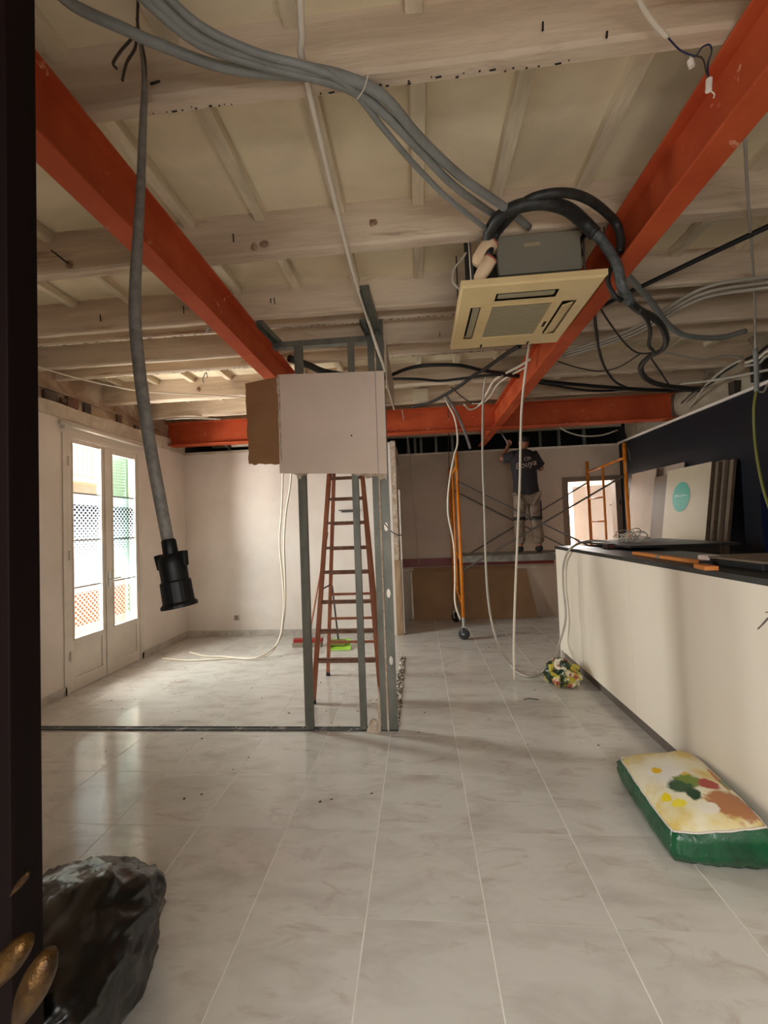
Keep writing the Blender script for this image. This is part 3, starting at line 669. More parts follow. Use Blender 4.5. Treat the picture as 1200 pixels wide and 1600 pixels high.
# ================================================================ SCAFFOLD
def sframe(label, x, xr):
    t = thing('scaffold', label, 'scaffold', (x, 5.8, 0))
    yf, yr = 5.33, 6.28
    def P(yy, z): return Vector((x+(xr-x)*(yy-yf)/(yr-yf), yy, z))
    MB().cyl(P(yf, .28), P(yf, 2.38), .021, seg=14).build('upright', M_ORANGE, t, smooth=True)
    MB().cyl(P(yr, .28), P(yr, 2.30), .021, seg=14).build('upright', M_ORANGE, t, smooth=True)
    ym = yr-.42; MB().cyl(P(ym, .5), P(ym, 2.16), .015, seg=12).build('inner_upright', M_ORANGE, t, smooth=True)
    MB().cyl(P(yf, 2.20), P(yr, 2.14), .017, seg=12).build('top_rail', M_ORANGE, t, smooth=True)
    for z in (.42, 1.0): MB().cyl(P(yf, z), P(ym, z+.10), .013, seg=10).build('side_rail', M_ORANGE, t, smooth=True)
    for z in (.55, .85, 1.15, 1.42, 1.75): MB().cyl(P(ym, z), P(yr, z), .012, seg=10).build('rung', M_ORANGE, t, smooth=True)
    for yy in (yf, yr):
        MB().cyl(P(yy, .16), P(yy, .28), .017, seg=12).build('stem', M_ZINC, t)
        c = P(yy, .0); fk = MB(); fk.box(c.x-.028, c.x-.022, c.y-.02, c.y+.02, .06, .165); fk.box(c.x+.022, c.x+.028, c.y-.02, c.y+.02, .06, .165); fk.box(c.x-.028, c.x+.028, c.y-.025, c.y+.025, .16, .168)
        cb = fk.build('caster', M_ZINC, t)
        cc = Vector((c.x, c.y, .072)); dr = Vector((.45, 1, 0)).normalized() if yy == yf else Vector((1, .3, 0)).normalized()
        dr = Vector((.35, .94, 0)) if yy == yf else Vector((.8, .6, 0))
        MB().lathe(cc-dr*.02, dr, [(0, .045), (.002, .066), (.012, .071), (.028, .071), (.038, .066), (.04, .045)], 22).build('wheel', M_RUBBER, cb, smooth=True)
        MB().cyl(cc-dr*.024, cc+dr*.024, .011, seg=12).build('hub', M_ZINC, cb)
    MB().box(x-.004, x+.004, yf-.0225, yf-.019, 2.02, 2.14).build('sticker', M_BOARD, t)
    return t
sframe('orange scaffold end frame on casters left of the worker', .52, .50)
sframe('orange scaffold end frame beside the lit doorway, right of the worker', 2.575, 2.50)
for nm, yy, lab in (('front', 5.31, 'near'), ('rear', 6.30, 'far')):
    t = thing('cross_brace', 'thin steel cross brace bolted to the '+lab+' side of the scaffold', 'brace', (1.5, yy, 1.4))
    xa, xb = (.52, 2.575) if yy < 6 else (.50, 2.50)
    MB().cyl((xa, yy, 1.99), (xb, yy+.0, .86), .0115, seg=8).build('diagonal', M_STEEL, t)
    MB().cyl((xa, yy+.02, .86), (xb, yy+.02, 1.99), .0115, seg=8).build('diagonal', M_STEEL, t)
    MB().cyl(((xa+xb)/2, yy-.014, 1.425), ((xa+xb)/2, yy+.034, 1.425), .012, seg=8).build('pivot_bolt', M_STEEL, t)
PZ = 1.035
t = thing('scaffold_platform', 'grey metal scaffold platform under the worker', 'platform', (1.5, 5.8, PZ))
for k, (a, b) in enumerate(((5.50, 5.80), (5.81, 6.11))):
    MB().box(.53, 2.49, a, b, PZ-.015, PZ).build('deck_plank', M_PLANK, t, bevel=.002)
    MB().box(.53, 2.49, a, a+.02, PZ-.085, PZ-.015).build('side_beam', M_PLANK, t)
for x in (.53, 2.46):
    MB().box(x, x+.03, 5.50, 6.11, PZ-.05, PZ-.016).build('hook_bar', M_PLANK, t)

# ================================================================ BACK WALL ITEMS
t = thing('hardboard_sheet', 'large brown hardboard sheet leaning against the rear wall by the scaffold', 'board', (.8, 6.45, 0))
def slab(name, p00, p10, p11, p01, th, m, parent):
    a = [Vector(p) for p in (p00, p10, p11, p01)]; nn = (a[1]-a[0]).cross(a[3]-a[0]).normalized()*th
    return MB().add(a+[p+nn for p in a], [(0, 1, 2, 3), (7, 6, 5, 4), (0, 4, 5, 1), (1, 5, 6, 2), (2, 6, 7, 3), (3, 7, 4, 0)]).build(name, m, parent)
slab('sheet', (-.13, 6.44, .002), (1.74, 6.44, .002), (1.63, 6.563, .73), (-.15, 6.563, .75), -.01, M_CARD, t)
slab('torn_corner', (-.15, 6.435, .02), (-.12, 6.435, .02), (-.13, 6.55, .74), (-.155, 6.55, .74), -.004, M_EDGE, t)
t = thing('hardboard_sheet', 'narrow brown board strip lying on top of the large sheet by the rear wall', 'board', (.8, 6.5, .7))
slab('strip', (-.1, 6.535, .74), (1.5, 6.535, .74), (1.45, 6.566, .79), (-.1, 6.566, .79), -.008, M_CARD, t)
# socket holes
p = at(370, 965, Y=YB)
t = thing('socket_box', 'open electrical socket box low on the left back wall', 'socket', (p.x, YB, p.z))
s = MB(); s.box(p.x-.04, p.x-.033, YB-.006, YB, p.z-.04, p.z+.035); s.box(p.x+.033, p.x+.04, YB-.006, YB, p.z-.04, p.z+.04); s.box(p.x-.04, p.x+.04, YB-.006, YB, p.z-.04, p.z-.033); s.build('rim', M_EDGE, t)
MB().box(p.x-.033, p.x+.02, YB-.003, YB, p.z-.033, p.z+.03).build('hole', M_BOARDG, t); tube('wire_end', [(p.x, YB-.003, p.z-.02), (p.x+.015, YB-.03, p.z), (p.x+.03, YB-.03, p.z+.03)], .003, M_CABG, t)
p = at(83, 1000, X=XL)
t = thing('wall_patch', 'faint square plaster patch with a channel on the left wall', 'patch', (XL, p.y, p.z))
MB().box(XL, XL+.004, 3.0, 3.60, .0, .80).build('patch', M_WALL, t); MB().box(XL+.004, XL+.006, 3.33, 3.37, .52, .74).build('filled_channel', M_EDGE, t)

# ================================================================ BROOM, DUSTPAN
t = thing('dustpan', 'lime green long-handled dustpan on the floor behind the ladder', 'dustpan', (-.9, 5.0, 0))
p = at(530, 1012, Z=0)
MB().add([(p.x-.10, p.y-.12, .004), (p.x+.16, p.y-.12, .004), (p.x+.12, p.y+.08, .03), (p.x-.08, p.y+.08, .03), (p.x-.10, p.y-.12, .012), (p.x+.16, p.y-.12, .012), (p.x+.13, p.y+.10, .08), (p.x-.09, p.y+.10, .08)],
         [(0, 1, 2, 3), (2, 6, 7, 3), (0, 4, 7, 3), (1, 5, 6, 2), (0, 1, 5, 4)]).build('pan', M_LIME, t)
MB().cyl((p.x-.02, p.y+.08, .03), at(519, 915, Y=p.y+.12), .010, seg=10).build('handle', M_RUBBER, t)
MB().box(p.x-.12, p.x+.08, p.y-.02, p.y+.06, .03, .085).build('bristles', M_BRISTLE, t)
t = thing('broom', 'red broom with a long thin handle leaning behind the left stud', 'broom', (-1.2, 5.1, 0))
p = at(480, 1010, Z=0)
MB().box(p.x-.17, p.x+.20, p.y-.03, p.y+.05, .05, .10).build('head', M_REDP, t, bevel=.01)
MB().box(p.x-.18, p.x+.19, p.y-.04, p.y+.04, .002, .055).build('bristles', M_BOARDG, t)
MB().cyl((p.x+.02, p.y+.01, .1), at(512, 832, Y=5.45), .011, seg=10).build('handle', M_LADDER, t)
p = at(545, 797, Y=YB)
t = thing('wall_bracket', 'small grey bracket on the left back wall seen through the ladder', 'bracket', (p.x, YB, p.z))
MB().box(p.x-.13, p.x+.16, YB-.09, YB, p.z-.008, p.z+.004).build('plate', M_STEEL, t); MB().box(p.x-.1, p.x+.1, YB-.03, YB, p.z-.03, p.z-.008).build('arm', M_STEEL, t)

# ================================================================ COUNTER
CX = 1.45; CY1 = 4.56; CT = 1.155
t = thing('bar_counter', 'long cream panelled bar counter with black worktop along the right side', 'counter', (1.75, 2.3, 0))
ys = [-.6, .55, 1.75, 3.05, 3.72, 4.2, CY1]
for a, b in zip(ys, ys[1:]): MB().box(CX, CX+.018, a+.0007, b-.0007, .095, CT).build('front_panel', M_COUNTER, t, bevel=.001)
MB().box(CX, 2.05, CY1, CY1+.018, 0, CT).build('end_panel', M_COUNTER, t)
MB().box(CX+.018, 2.02, -.6, CY1, .1, CT-.03).build('carcass', M_BOARDG, t)
MB().box(CX+.035, CX+.05, -.6, CY1, 0, .1).build('kick_board', M_KICK, t)
MB().box(CX-.006, 2.06, -.6, CY1+.03, CT, CT+.03).build('worktop', M_TOP, t, bevel=.003)
pc = at(1188, 972, X=CX)
cr = MB(); 
for a, b, wd in (((1184, 983), (1192, 975), .006), ((1192, 975), (1200, 966), .008), ((1196, 957), (1206, 955), .004)):
    A, B = at(*a, X=CX-.0006), at(*b, X=CX-.0006); cr.bar(A, B, wd, .001, up=(1, 0, 0))
cr.build('scratch', M_KICK, t)
# low return counter behind with black slab
t = thing('back_counter', 'dark brown counter with black slab standing behind the bar counter', 'counter', (2.3, 3.9, 0))
MB().box(2.08, 2.52, 3.72, 4.6, 0, 1.20).build('carcass', M_DKBROWN, t)
MB().box(1.75, 2.62, 3.62, 4.75, 1.205, 1.225).build('slab', M_TOP, t, bevel=.002)
# things on the worktop
WT = CT+.03
t = thing('spirit_level', 'orange spirit level lying along the black worktop', 'level', (1.87, 3.3, WT))
a, b = at(993, 864, Z=WT+.013), at(1100, 879, Z=WT+.013)
MB().bar(a, b, .05, .022).build('body', M_LEVEL, t, bevel=.003); d_ = (b-a).normalized()
MB().bar(a+d_*.33, a+d_*.37, .052, .024).build('vial', M_BOARDG, t); MB().bar(b-d_*.001, b+d_*.03, .052, .024).build('end_cap', M_RUBBER, t)
a, b = at(1094, 884, Z=WT+.012), at(1112, 888, Z=WT+.012)
tag(MB().bar(a, b, .06, .022).build('wood_offcut', M_LEVEL, bevel=.002), 'short orange wood offcut between level and grey case on worktop', 'offcut')
t = thing('tool_case', 'flat grey-topped black case with white corner on the worktop', 'case', (1.75, 2.4, WT))
MB().box(1.61, 1.98, 2.10, 2.53, WT, WT+.035).build('base', M_RUBBER, t, bevel=.006)
MB().box(1.605, 1.985, 2.095, 2.54, WT+.035, WT+.047).build('lid', M_BOARDG, t, bevel=.005)
MB().box(1.60, 1.68, 2.46, 2.55, WT+.002, WT+.05).build('corner', M_WALL, t, bevel=.012)
t = thing('cable_coil', 'tangled coil of grey cable on the far end of the bar worktop', 'cable', (1.9, 4.0, WT))
r = random.Random(3)
c0 = at(978, 850, Y=4.2); c0.z = WT
for k in range(9):
    ph = r.uniform(0, 6.28); tl = r.uniform(.15, .9); cc = c0+Vector((r.uniform(-.05, .12), r.uniform(-.06, .06), .05+r.uniform(0, .05))); rad = r.uniform(.07, .13)
    ax = Vector((math.cos(ph), math.sin(ph), 0)); up = Vector((-math.sin(ph)*math.cos(tl), math.cos(ph)*math.cos(tl), math.sin(tl)))
    pts = []
    for i in range(14):
        q = cc+ax*math.cos(i*.5)*rad+up*math.sin(i*.5)*rad*.8; q.z = max(q.z, WT+.006); pts.append(q)
    tube('strand', pts, .0042, M_CABG if k % 3 else M_CABW, t, k=3, res=2)
t = thing('extension_plug', 'dark reddish plug block beside the cable coil on the worktop', 'plug', (1.75, 4.05, WT))
p = at(950, 857, Z=WT); MB().box(p.x-.03, p.x+.05, p.y-.05, p.y+.05, WT, WT+.045).build('body', M_DKBROWN, t, bevel=.008); MB().box(p.x+.05, p.x+.13, p.y-.04, p.y+.03, WT, WT+.04).build('socket', M_RUBBER, t, bevel=.008)
MB().box(p.x+.0, p.x+.02, p.y-.052, p.y-.05, WT+.01, WT+.03).build('switch', M_REDP, t)

# ================================================================ LEANING BOARDS
def lean(label, y0, y1, ztop, xt, th, m, me, group=None, zt2=None):
    # foot at smaller x, top against the wall
    t = thing('melamine_board', label, 'board', (xt-.28, (y0+y1)/2, 0), group)
    zt2 = ztop if zt2 is None else zt2
    k = .14
    a = [Vector((xt-k*ztop, y0, 0.002)), Vector((xt-k*zt2, y1, 0.002)), Vector((xt, y1, zt2)), Vector((xt, y0, ztop))]
    nx = Vector((1, 0, -k)).normalized()*th
    MB().add(a+[p+nx for p in a], [(0, 1, 2, 3), (7, 6, 5, 4), (0, 4, 5, 1), (1, 5, 6, 2), (2, 6, 7, 3), (3, 7, 4, 0)], 0).build('board', [m], t)
    e = MB(); nx2 = nx*.92
    e.add([a[0]+nx*.06+Vector((0, -.003, 0)), a[3]+nx*.06+Vector((0, -.003, 0)), a[3]+nx*.94+Vector((0, -.003, 0)), a[0]+nx*.94+Vector((0, -.003, 0)), a[0]+nx*.06, a[3]+nx*.06, a[3]+nx*.94, a[0]+nx*.94],
          [(0, 1, 2, 3), (4, 5, 6, 7), (0, 1, 5, 4), (1, 2, 6, 5), (2, 3, 7, 6), (3, 0, 4, 7)]).build('edge_band', me, t)
    return t
tb = lean('cream board with a round teal sticker leaning on the navy wall', 4.36, 5.09, 1.985, 2.93, .03, M_BOARD, M_BOARDE)
lean('brown-edged board directly behind the board with the teal sticker', 4.32, 5.02, 1.98, 2.968, .03, M_BOARDS, M_BOARDE)
lean('third board back in the stack behind the teal-stickered board', 4.29, 5.0, 1.99, 3.008, .034, M_BOARDS, M_DOORB)
lean('rearmost board of the stack, next to bare navy wall', 4.24, 4.98, 1.985, 3.05, .03, M_BOARDS, M_BOARDE)
lean('wide pale grey board leaning on the navy wall nearest the doorway', 5.43, 6.04, 2.06, 3.0, .02, M_WALLD, M_BOARDE)
lean('darker brown-grey board between the pale board and the teal-stickered one', 5.10, 5.42, 1.95, 2.965, .02, M_BOARDS, M_BOARDE)
lean('pale board behind others whose top edge shows above the darker board', 5.03, 5.6, 2.075, 3.085, .015, M_WALLD, M_BOARDE)
# sticker disc on the front board
sc_ = Vector((0, 4.80, 1.665)); sx = 2.93-.14*(1.985-1.665)
nv = Vector((-1, 0, .14)).normalized(); uy = Vector((0, -1, 0)); uz = Vector((.14, 0, 1)).normalized(); o_ = Vector((sx, sc_.y, sc_.z))+nv*.0012
N = 40; mb = MB(); ring = [o_+uy*math.cos(2*math.pi*i/N)*.148+uz*math.sin(2*math.pi*i/N)*.165 for i in range(N)]
mb.add(ring+[p+nv*.0012 for p in ring], [tuple(range(N)), tuple(range(N, 2*N))]+[(i, (i+1) % N, N+(i+1) % N, N+i) for i in range(N)])
st = mb.build('sticker', M_TEAL, tb)
mb = MB(); r = random.Random(5); q = -.105
while q < .10:
    wdt = r.uniform(.006, .014); hh = r.choice((.014, .014, .022)); a = o_+nv*.0026+uy*q+uz*.004
    mb.add([a, a+uy*wdt, a+uy*wdt+uz*hh, a+uz*hh], [(0, 1, 2, 3)]); q += wdt+.004
mb.build('print', M_PALE, st)
# ================================================================ AIR CONDITIONER
t = thing('air_conditioner', 'yellowed ceiling cassette air conditioner hanging under the right beam', 'air conditioner', (.6, 2.35, 2.6))
AX0, AX1, AY0, AY1, AZ = .262, .925, 2.0, 2.70, 2.60
def acp(u, v): return AX0+(AX1-AX0)*u, AY0+(AY1-AY0)*v
fr_ = MB()
cuts = {}
# panel built as frame around grille and four slots
us = [0, .09, .17, .26, .72, .80, .91, 1]; vs_ = [0, .10, .20, .27, .80, .87, .93, 1]
def hole(i, j):
    if 3 <= i+0 <= 3 and 3 <= j <= 3: return True
    if i == 3 and j == 1: return True
    if j == 3 and i in (1,): return True
    if j == 3 and i == 5: return True
    return False
for i in range(7):
    for j in range(7):
        if hole(i, j): continue
        x0, y0 = acp(us[i], vs_[j]); x1, y1 = acp(us[i+1], vs_[j+1])
        fr_.add([(x0, y0, AZ), (x1, y0, AZ), (x1, y1, AZ), (x0, y1, AZ)], [(0, 3, 2, 1)])
rim = .012
ox = [(AX0, AY0), (AX1, AY0), (AX1, AY1), (AX0, AY1)]; oo = [(AX0-.01, AY0-.01), (AX1+.01, AY0-.01), (AX1+.01, AY1+.01), (AX0-.01, AY1+.01)]
fr_.add([(a, b, AZ) for a, b in ox]+[(a, b, AZ+.008) for a, b in oo]+[(a, b, AZ+.035) for a, b in oo], [(i, (i+1) % 4, 4+(i+1) % 4, 4+i) for i in range(4)]+[(4+i, 4+(i+1) % 4, 8+(i+1) % 4, 8+i) for i in range(4)]+[(8, 9, 10, 11)])
pan = fr_.build('panel', M_CREAM, t)
x0, y0 = acp(us[3], vs_[3]); x1, y1 = acp(us[4], vs_[4])
MB().box(x0, x1, y0, y1, AZ+.004, AZ+.01).build('intake_grille', M_GRILLE, t)
g = MB(); g.box(x0-.006, x1+.006, y0-.006, y0, AZ-.003, AZ+.004); g.box(x0-.006, x1+.006, y1, y1+.006, AZ-.003, AZ+.004); g.box(x0-.006, x0, y0, y1, AZ-.003, AZ+.004); g.box(x1, x1+.006, y0, y1, AZ-.003, AZ+.004)
g.build('grille_frame', M_CREAM, t)
g = MB(); 
for k in range(22):
    yy = y0+(y1-y0)*(k+.5)/22; g.box(x0, x1, yy-.003, yy+.003, AZ+.002, AZ+.005)
g.build('grille_slats', M_GRILLE, t)['kind'] = 'stuff'
for nm, (i, j) in (('a', (3, 1)), ('b', (1, 3)), ('c', (5, 3))):
    x0, y0 = acp(us[i], vs_[j]); x1, y1 = acp(us[i+1], vs_[j+1])
    MB().box(x0, x1, y0, y1, AZ+.02, AZ+.03).build('outlet_slot', M_SLOT, t)
    if i == 3: MB().box(x0+.012, x1-.012, y0+.022, y1-.012, AZ+.004, AZ+.010).build('louvre', M_GRILLE, t)
    elif i == 1: MB().box(x0+.014, x1-.004, y0+.012, y1-.012, AZ+.003, AZ+.009).build('louvre', M_GRILLE, t)
    else:
        MB().add([(x0+.008, y0+.03, AZ-.012), (x1-.008, y0+.03, AZ+.004), (x1-.008, y1-.02, AZ+.004), (x0+.008, y1-.02, AZ-.012), (x0+.008, y0+.03, AZ-.006), (x1-.008, y0+.03, AZ+.010), (x1-.008, y1-.02, AZ+.010), (x0+.008, y1-.02, AZ-.006)],
                 [(0, 3, 2, 1), (4, 5, 6, 7), (0, 1, 5, 4), (1, 2, 6, 5), (2, 3, 7, 6), (3, 0, 4, 7)]).build('louvre', M_CREAM, t)
for u in (.28, .72): 
    x0, y0 = acp(u, .965); MB().box(x0-.006, x0+.006, y0-.02, y0+.02, AZ-.002, AZ+.001).build('clip', M_SLOT, t)
x0, y0 = acp(.83, .62); MB().box(x0-.05, x0-.035, y0-.03, y0+.03, AZ-.002, AZ+.001).build('display', M_SLOT, t)
MB().box(.34, .87, 2.10, 2.62, 2.635, 2.70).build('drain_tray', M_FOAM, t, bevel=.004)
MB().box(.47, .86, 2.14, 2.62, 2.70, 2.87).build('casing', M_TIN, t, bevel=.003)
MB().box(.455, .855, 2.08, 2.139, 2.70, 2.895).build('electrical_box', M_TIN, t, bevel=.003)
MB().box(.34, .465, 2.16, 2.62, 2.70, 2.86).build('fan_housing', M_SLOT, t)
for x in (.50, .76): MB().box(x, x+.02, 2.094, 2.10, 2.655, 2.685).build('clip', M_STEEL, t)
MB().box(.58, .66, 2.077, 2.08, 2.83, 2.85).build('emboss', M_GRILLE, t)
hg = MB(); hg.bar((.31, 2.13, 2.63), (.31, 2.13, 2.99), .035, .004, up=(0, 1, 0)); hg.build('hanger_strip', M_SLOT, t)
for p in ((.30, 2.55), (.90, 2.16), (.90, 2.6)): MB().cyl((p[0], p[1], 2.63), (p[0], p[1], 3.12), .005, seg=6).build('threaded_rod', M_STEEL, t)
tube('loop_wire', [at(722, 455, Y=2.12), at(708, 440, Y=2.12), at(710, 420, Y=2.12), at(722, 405, Y=2.12), at(728, 395, Y=2.12)], .006, M_CABG, t)
tube('suspension_wire', [at(732, 375, Y=2.05), at(736, 440, Y=2.05)], .003, M_CABW, t)
# pipe stubs in cream insulation
a, b = at(768, 378, Y=2.02), at(744, 412, Y=2.04)
MB().lathe(a, b-a, [(0, .034), (.004, .040), (.05, .040), (.10, .036), (.125, .02)], 18).build('pipe_sleeve', M_PINK, t, smooth=True)
MB().lathe(a, b-a, [(-.004, .022), (-.004, .038), (.004, .041), (.006, .03)], 18).build('sleeve_rim', M_PINKE, t)
a, b = at(767, 404, Y=2.0), at(748, 436, Y=2.03)
MB().lathe(a, b-a, [(0, .028), (.004, .033), (.05, .034), (.10, .028), (.12, .016)], 18).build('pipe_sleeve', M_PINK, t, smooth=True)
MB().lathe(a, b-a, [(-.004, .018), (-.004, .031), (.004, .034), (.006, .025)], 18).build('sleeve_rim', M_PINKE, t)
tube('pipe_tail', [at(752, 432, Y=2.04), at(751, 446, Y=2.06), at(755, 456, Y=2.1)], .010, M_STEEL, t)
# insulated pipes
L = [(762, 378, 2.02), (768, 355, 2.0), (785, 335, 1.98), (812, 322, 1.96), (850, 317, 1.95), (887, 327, 1.95), (912, 347, 1.96), (930, 366, 1.97)]
cable('refrigerant_pipe', 'thick black insulated pipe arching over the air conditioner', [at(a, b, Y=c) for a, b, c in L], .029, M_HOSE, 'pipe')
L = [(930, 366, 1.97), (937, 372, 1.97), (950, 390, 1.97), (965, 417, 1.97), (972, 448, 1.98), (985, 473, 2.05)]
cable('refrigerant_pipe', 'grey taped pipe running down across the right red beam', [at(a, b, Y=c) for a, b, c in L], .022, M_TAPE, 'pipe')
L = [(985, 473, 2.05), (1000, 485, 2.15), (1022, 497, 2.3), (1036, 513, 2.5), (1041, 532, 2.8), (1034, 547, 3.1), (1012, 559, 3.4), (1001, 576, 3.8), (1013, 594, 4.3), (1045, 604, 4.8), (1090, 609, 5.1)]
cable('pipe_bundle', 'kinked black taped pipe bundle dropping to the far crossbeam on the right', [at(a, b, Y=c) for a, b, c in L], .022, M_HOSE, 'pipe', radii=[.8, .8, .8, .8, 1, 1.2, 1.3])
L = [(1000, 485, 2.15), (1012, 502, 2.3), (1016, 520, 2.5), (1014, 540, 2.8), (1022, 552, 3.1), (1010, 562, 3.4)]
cable('drain_hose', 'thin black hose branching left of the kinked black bundle', [at(a, b, Y=c-.04) for a, b, c in L], .010, M_HOSE, 'hose')
L = [(762, 402, 2.0), (775, 367, 2.02), (800, 337, 2.03), (822, 314, 2.04), (855, 303, 2.05), (890, 302, 2.05), (920, 312, 2.03), (945, 330, 2.0), (963, 350, 1.99), (970, 375, 1.99), (968, 395, 1.99)]
cable('refrigerant_pipe', 'upper thinner black pipe looping highest over the air conditioner', [at(a, b, Y=c) for a, b, c in L], .019, M_HOSE, 'pipe')
L = [(912, 342, 2.12), (918, 360, 2.12), (905, 380, 2.14), (908, 400, 2.14)]
cable('power_cord', 'short black cord dropping beside the casing of the air conditioner', [at(a, b, Y=c) for a, b, c in L], .012, M_CABB)
L = [(955, 418, 2.0), (950, 440, 2.0), (960, 462, 2.0), (972, 470, 2.02)]
cable('power_cord', 'black cord looped behind the grey taped pipe on the beam', [at(a, b, Y=c) for a, b, c in L], .010, M_CABB)

# ================================================================ CONDUITS UNDER THE CEILING
def zc(L, Z): return [at(a, b, Z=(c[0] if c else Z)) for a, b, *c in L]
cable('conduit', 'uppermost grey conduit of the three sweeping to the air conditioner', zc([(190, -60), (300, 48), (400, 88), (480, 108), (540, 122), (600, 152), (660, 220), (725, 280), (790, 325)], 2.86)+[at(826, 355, Y=2.045)], .017, M_COND, 'conduit')
cable('conduit', 'middle grey conduit of the three sweeping to the air conditioner', zc([(175, -50), (300, 60), (400, 98), (480, 118), (550, 140), (600, 178), (660, 240), (715, 295)], 2.855)+[at(790, 348, Y=2.045)], .0145, M_COND, 'conduit')
cable('conduit', 'lowest thin grey conduit ending left of the air conditioner', zc([(230, -40), (310, 38), (400, 82), (480, 104), (545, 135), (600, 202), (650, 260), (700, 310), (760, 358)], 2.85), .0105, M_COND, 'conduit')
cable('conduit', 'grey conduit crossing behind the hanging plug wires at upper left', zc([(60, -50), (110, 5), (200, 48), (240, 66), (330, 100), (400, 113), (470, 118), (520, 122)], 2.87), .014, M_COND, 'conduit')
cable('rigid_conduit', 'thin pale rigid conduit running back along the ceiling to the plasterboard', [at(468, -30, Z=2.89), at(472, 60, Z=2.89), at(480, 130, Z=2.89), at(545, 400, Z=2.88), at(575, 500, Y=2.9), at(602, 581, Y=2.97)], .0105, M_CABW, 'conduit', k=3)
cable('cable_tie', 'white cable tie round the conduits near the front joist', [at(575, 118, Z=2.83), at(568, 140, Z=2.83), at(558, 155, Z=2.83)], .002, M_CABW, 'tie')
# hanging industrial plug with bare wires
PY = 1.16
t = thing('hanging_plug', 'black industrial connector hanging on a thick grey cable at left', 'plug', at(215, 42, Y=PY))
L = [(215, 42), (222, 85), (226, 130), (224, 180), (222, 230), (220, 290), (216, 360), (212, 430), (211, 500), (217, 570), (226, 640), (237, 710), (250, 780), (262, 843)]
tube('cable', [at(a, b, Y=PY) for a, b in L], .0175, M_CABD, t, radii=[.25, .35, .5, .6, .65, .75, .85, .95, 1, 1, 1, 1, .95])
for W in ([(215, 42), (204, 62), (190, 78), (177, 98), (182, 107)], [(215, 45), (211, 75), (198, 98), (191, 126)], [(215, 42), (219, 60), (214, 30)], [(215, 42), (226, 90), (228, 130)], [(215, 42), (215, 20), (216, -5)]):
    tube('bare_wire', [at(a, b, Y=PY) for a, b in W], .004, M_DKBROWN, t)
a, b = at(263, 843, Y=PY), at(281, 948, Y=PY); d_ = (b-a).normalized(); LN = (b-a).length
MB().lathe(a, d_, [(0, .017), (.004, .020), (LN*.25, .021), (LN*.27, .019)], 20).build('cable_gland', M_PLUG, t, smooth=True)
MB().lathe(a+d_*LN*.22, d_, [(0, .025), (.01, .036), (LN*.16, .038), (LN*.4, .037), (LN*.42, .036)], 22).build('body', M_PLUG, t, smooth=True)
sd = d_.cross(Vector((0, 1, 0))).normalized()
for s_ in (-1, 1): MB().bar(a+d_*LN*.20+sd*s_*.037, a+d_*LN*.42+sd*s_*.033, .022, .020, up=(0, 1, 0)).build('latch', M_PLUG, t, bevel=.003)
MB().lathe(a+d_*LN*.60, d_, [(0, .036), (.006, .042), (LN*.32, .043), (LN*.36, .050), (LN*.40, .050), (LN*.40, .038), (LN*.30, .036)], 26).build('collar', M_PLUG, t, smooth=False)

# ================================================================ HANGING CABLES
cable('flex_cable', 'white cable hanging straight from the air conditioner to the floor', [at(832, 520, Y=3.3), at(826, 545, Y=3.4), at(815, 640, Y=3.7), at(812, 760, Y=3.9), at(806, 900, Y=3.95), at(803, 1000, Y=3.94), at(804, 1062, Z=.012)], .0105, M_CABW)
Yc = 3.9
cable('flex_cable', 'grey cable looping from the ceiling to the floor and up over the counter', [at(812, 545, Y=4.2), at(775, 565, Y=4.2), at(757, 600, Y=4.2), at(754, 700, Y=4.2), at(757, 800, Y=4.2), at(760, 900, Y=4.2), at(766, 960, Y=4.2), at(778, 1005, Y=4.15), at(797, 1037, Z=.022), at(808, 1050, Z=.014), at(826, 1057, Z=.014), at(846, 1051, Z=.014), at(862, 1032, Y=4.05), at(874, 1005, X=1.36), at(884, 965, X=1.415), at(880, 915, X=1.42), at(881, 880, X=1.42), at(892, 857, X=1.43), at(915, 846, Y=4.2), at(945, 846, Y=4.2), at(962, 852, Y=4.15)], .0105, M_CABG)
cable('flex_cable', 'grey cable draped down past the left scaffold frame', [at(694, 618, Y=5.0), at(700, 632, Y=4.98), at(711, 655, Y=4.97), at(715, 690, Y=4.96), at(709, 715, Y=4.96), at(702, 755, Y=4.96), at(700, 800, Y=4.97), at(709, 850, Y=4.98), at(711, 900, Y=5.0), at(711, 940, Y=5.0), at(719, 968, Y=5.02)], .011, M_CABW)
cable('flex_cable', 'short thick grey cable end dangling below the far crossbeam', [at(697, 618, Y=5.0), at(706, 632, Y=5.0), at(718, 655, Y=5.0), at(728, 680, Y=5.0), at(735, 701, Y=5.0)], .016, M_COND)
cable('flex_cable', 'left white cable of the pair from the plasterboard down to the floor', [at(444, 600, Y=4.4), at(442, 742, Y=4.7), at(440, 800, Y=4.8), at(437, 850, Y=4.85), at(443, 920, Y=4.9), at(443, 960, Y=4.9), at(436, 1000, Y=4.8), at(415, 1025, Z=.012), at(370, 1028, Z=.010), at(300, 1032, Z=.010), at(253, 1029, Z=.010)], .0105, M_CABW)
cable('flex_cable', 'right white cable of the pair from the plasterboard down to the floor', [at(458, 600, Y=4.4), at(455, 742, Y=4.7), at(447, 800, Y=4.8), at(444, 850, Y=4.85), at(446, 920, Y=4.9), at(444, 965, Y=4.9), at(434, 1005, Y=4.8), at(400, 1028, Z=.03), at(350, 1026, Z=.012), at(320, 1025, Z=.010), at(296, 1019, Z=.010)], .0105, M_CABW)
cable('thin_wire', 'thin grey wire hanging down the rear wall beside the timber post', [at(628, 640, Y=6.4), at(640, 705, Y=6.4), at(646, 780, Y=6.5), at(652, 840, Y=6.55), at(654, 880, Y=6.55)], .005, M_CABG)
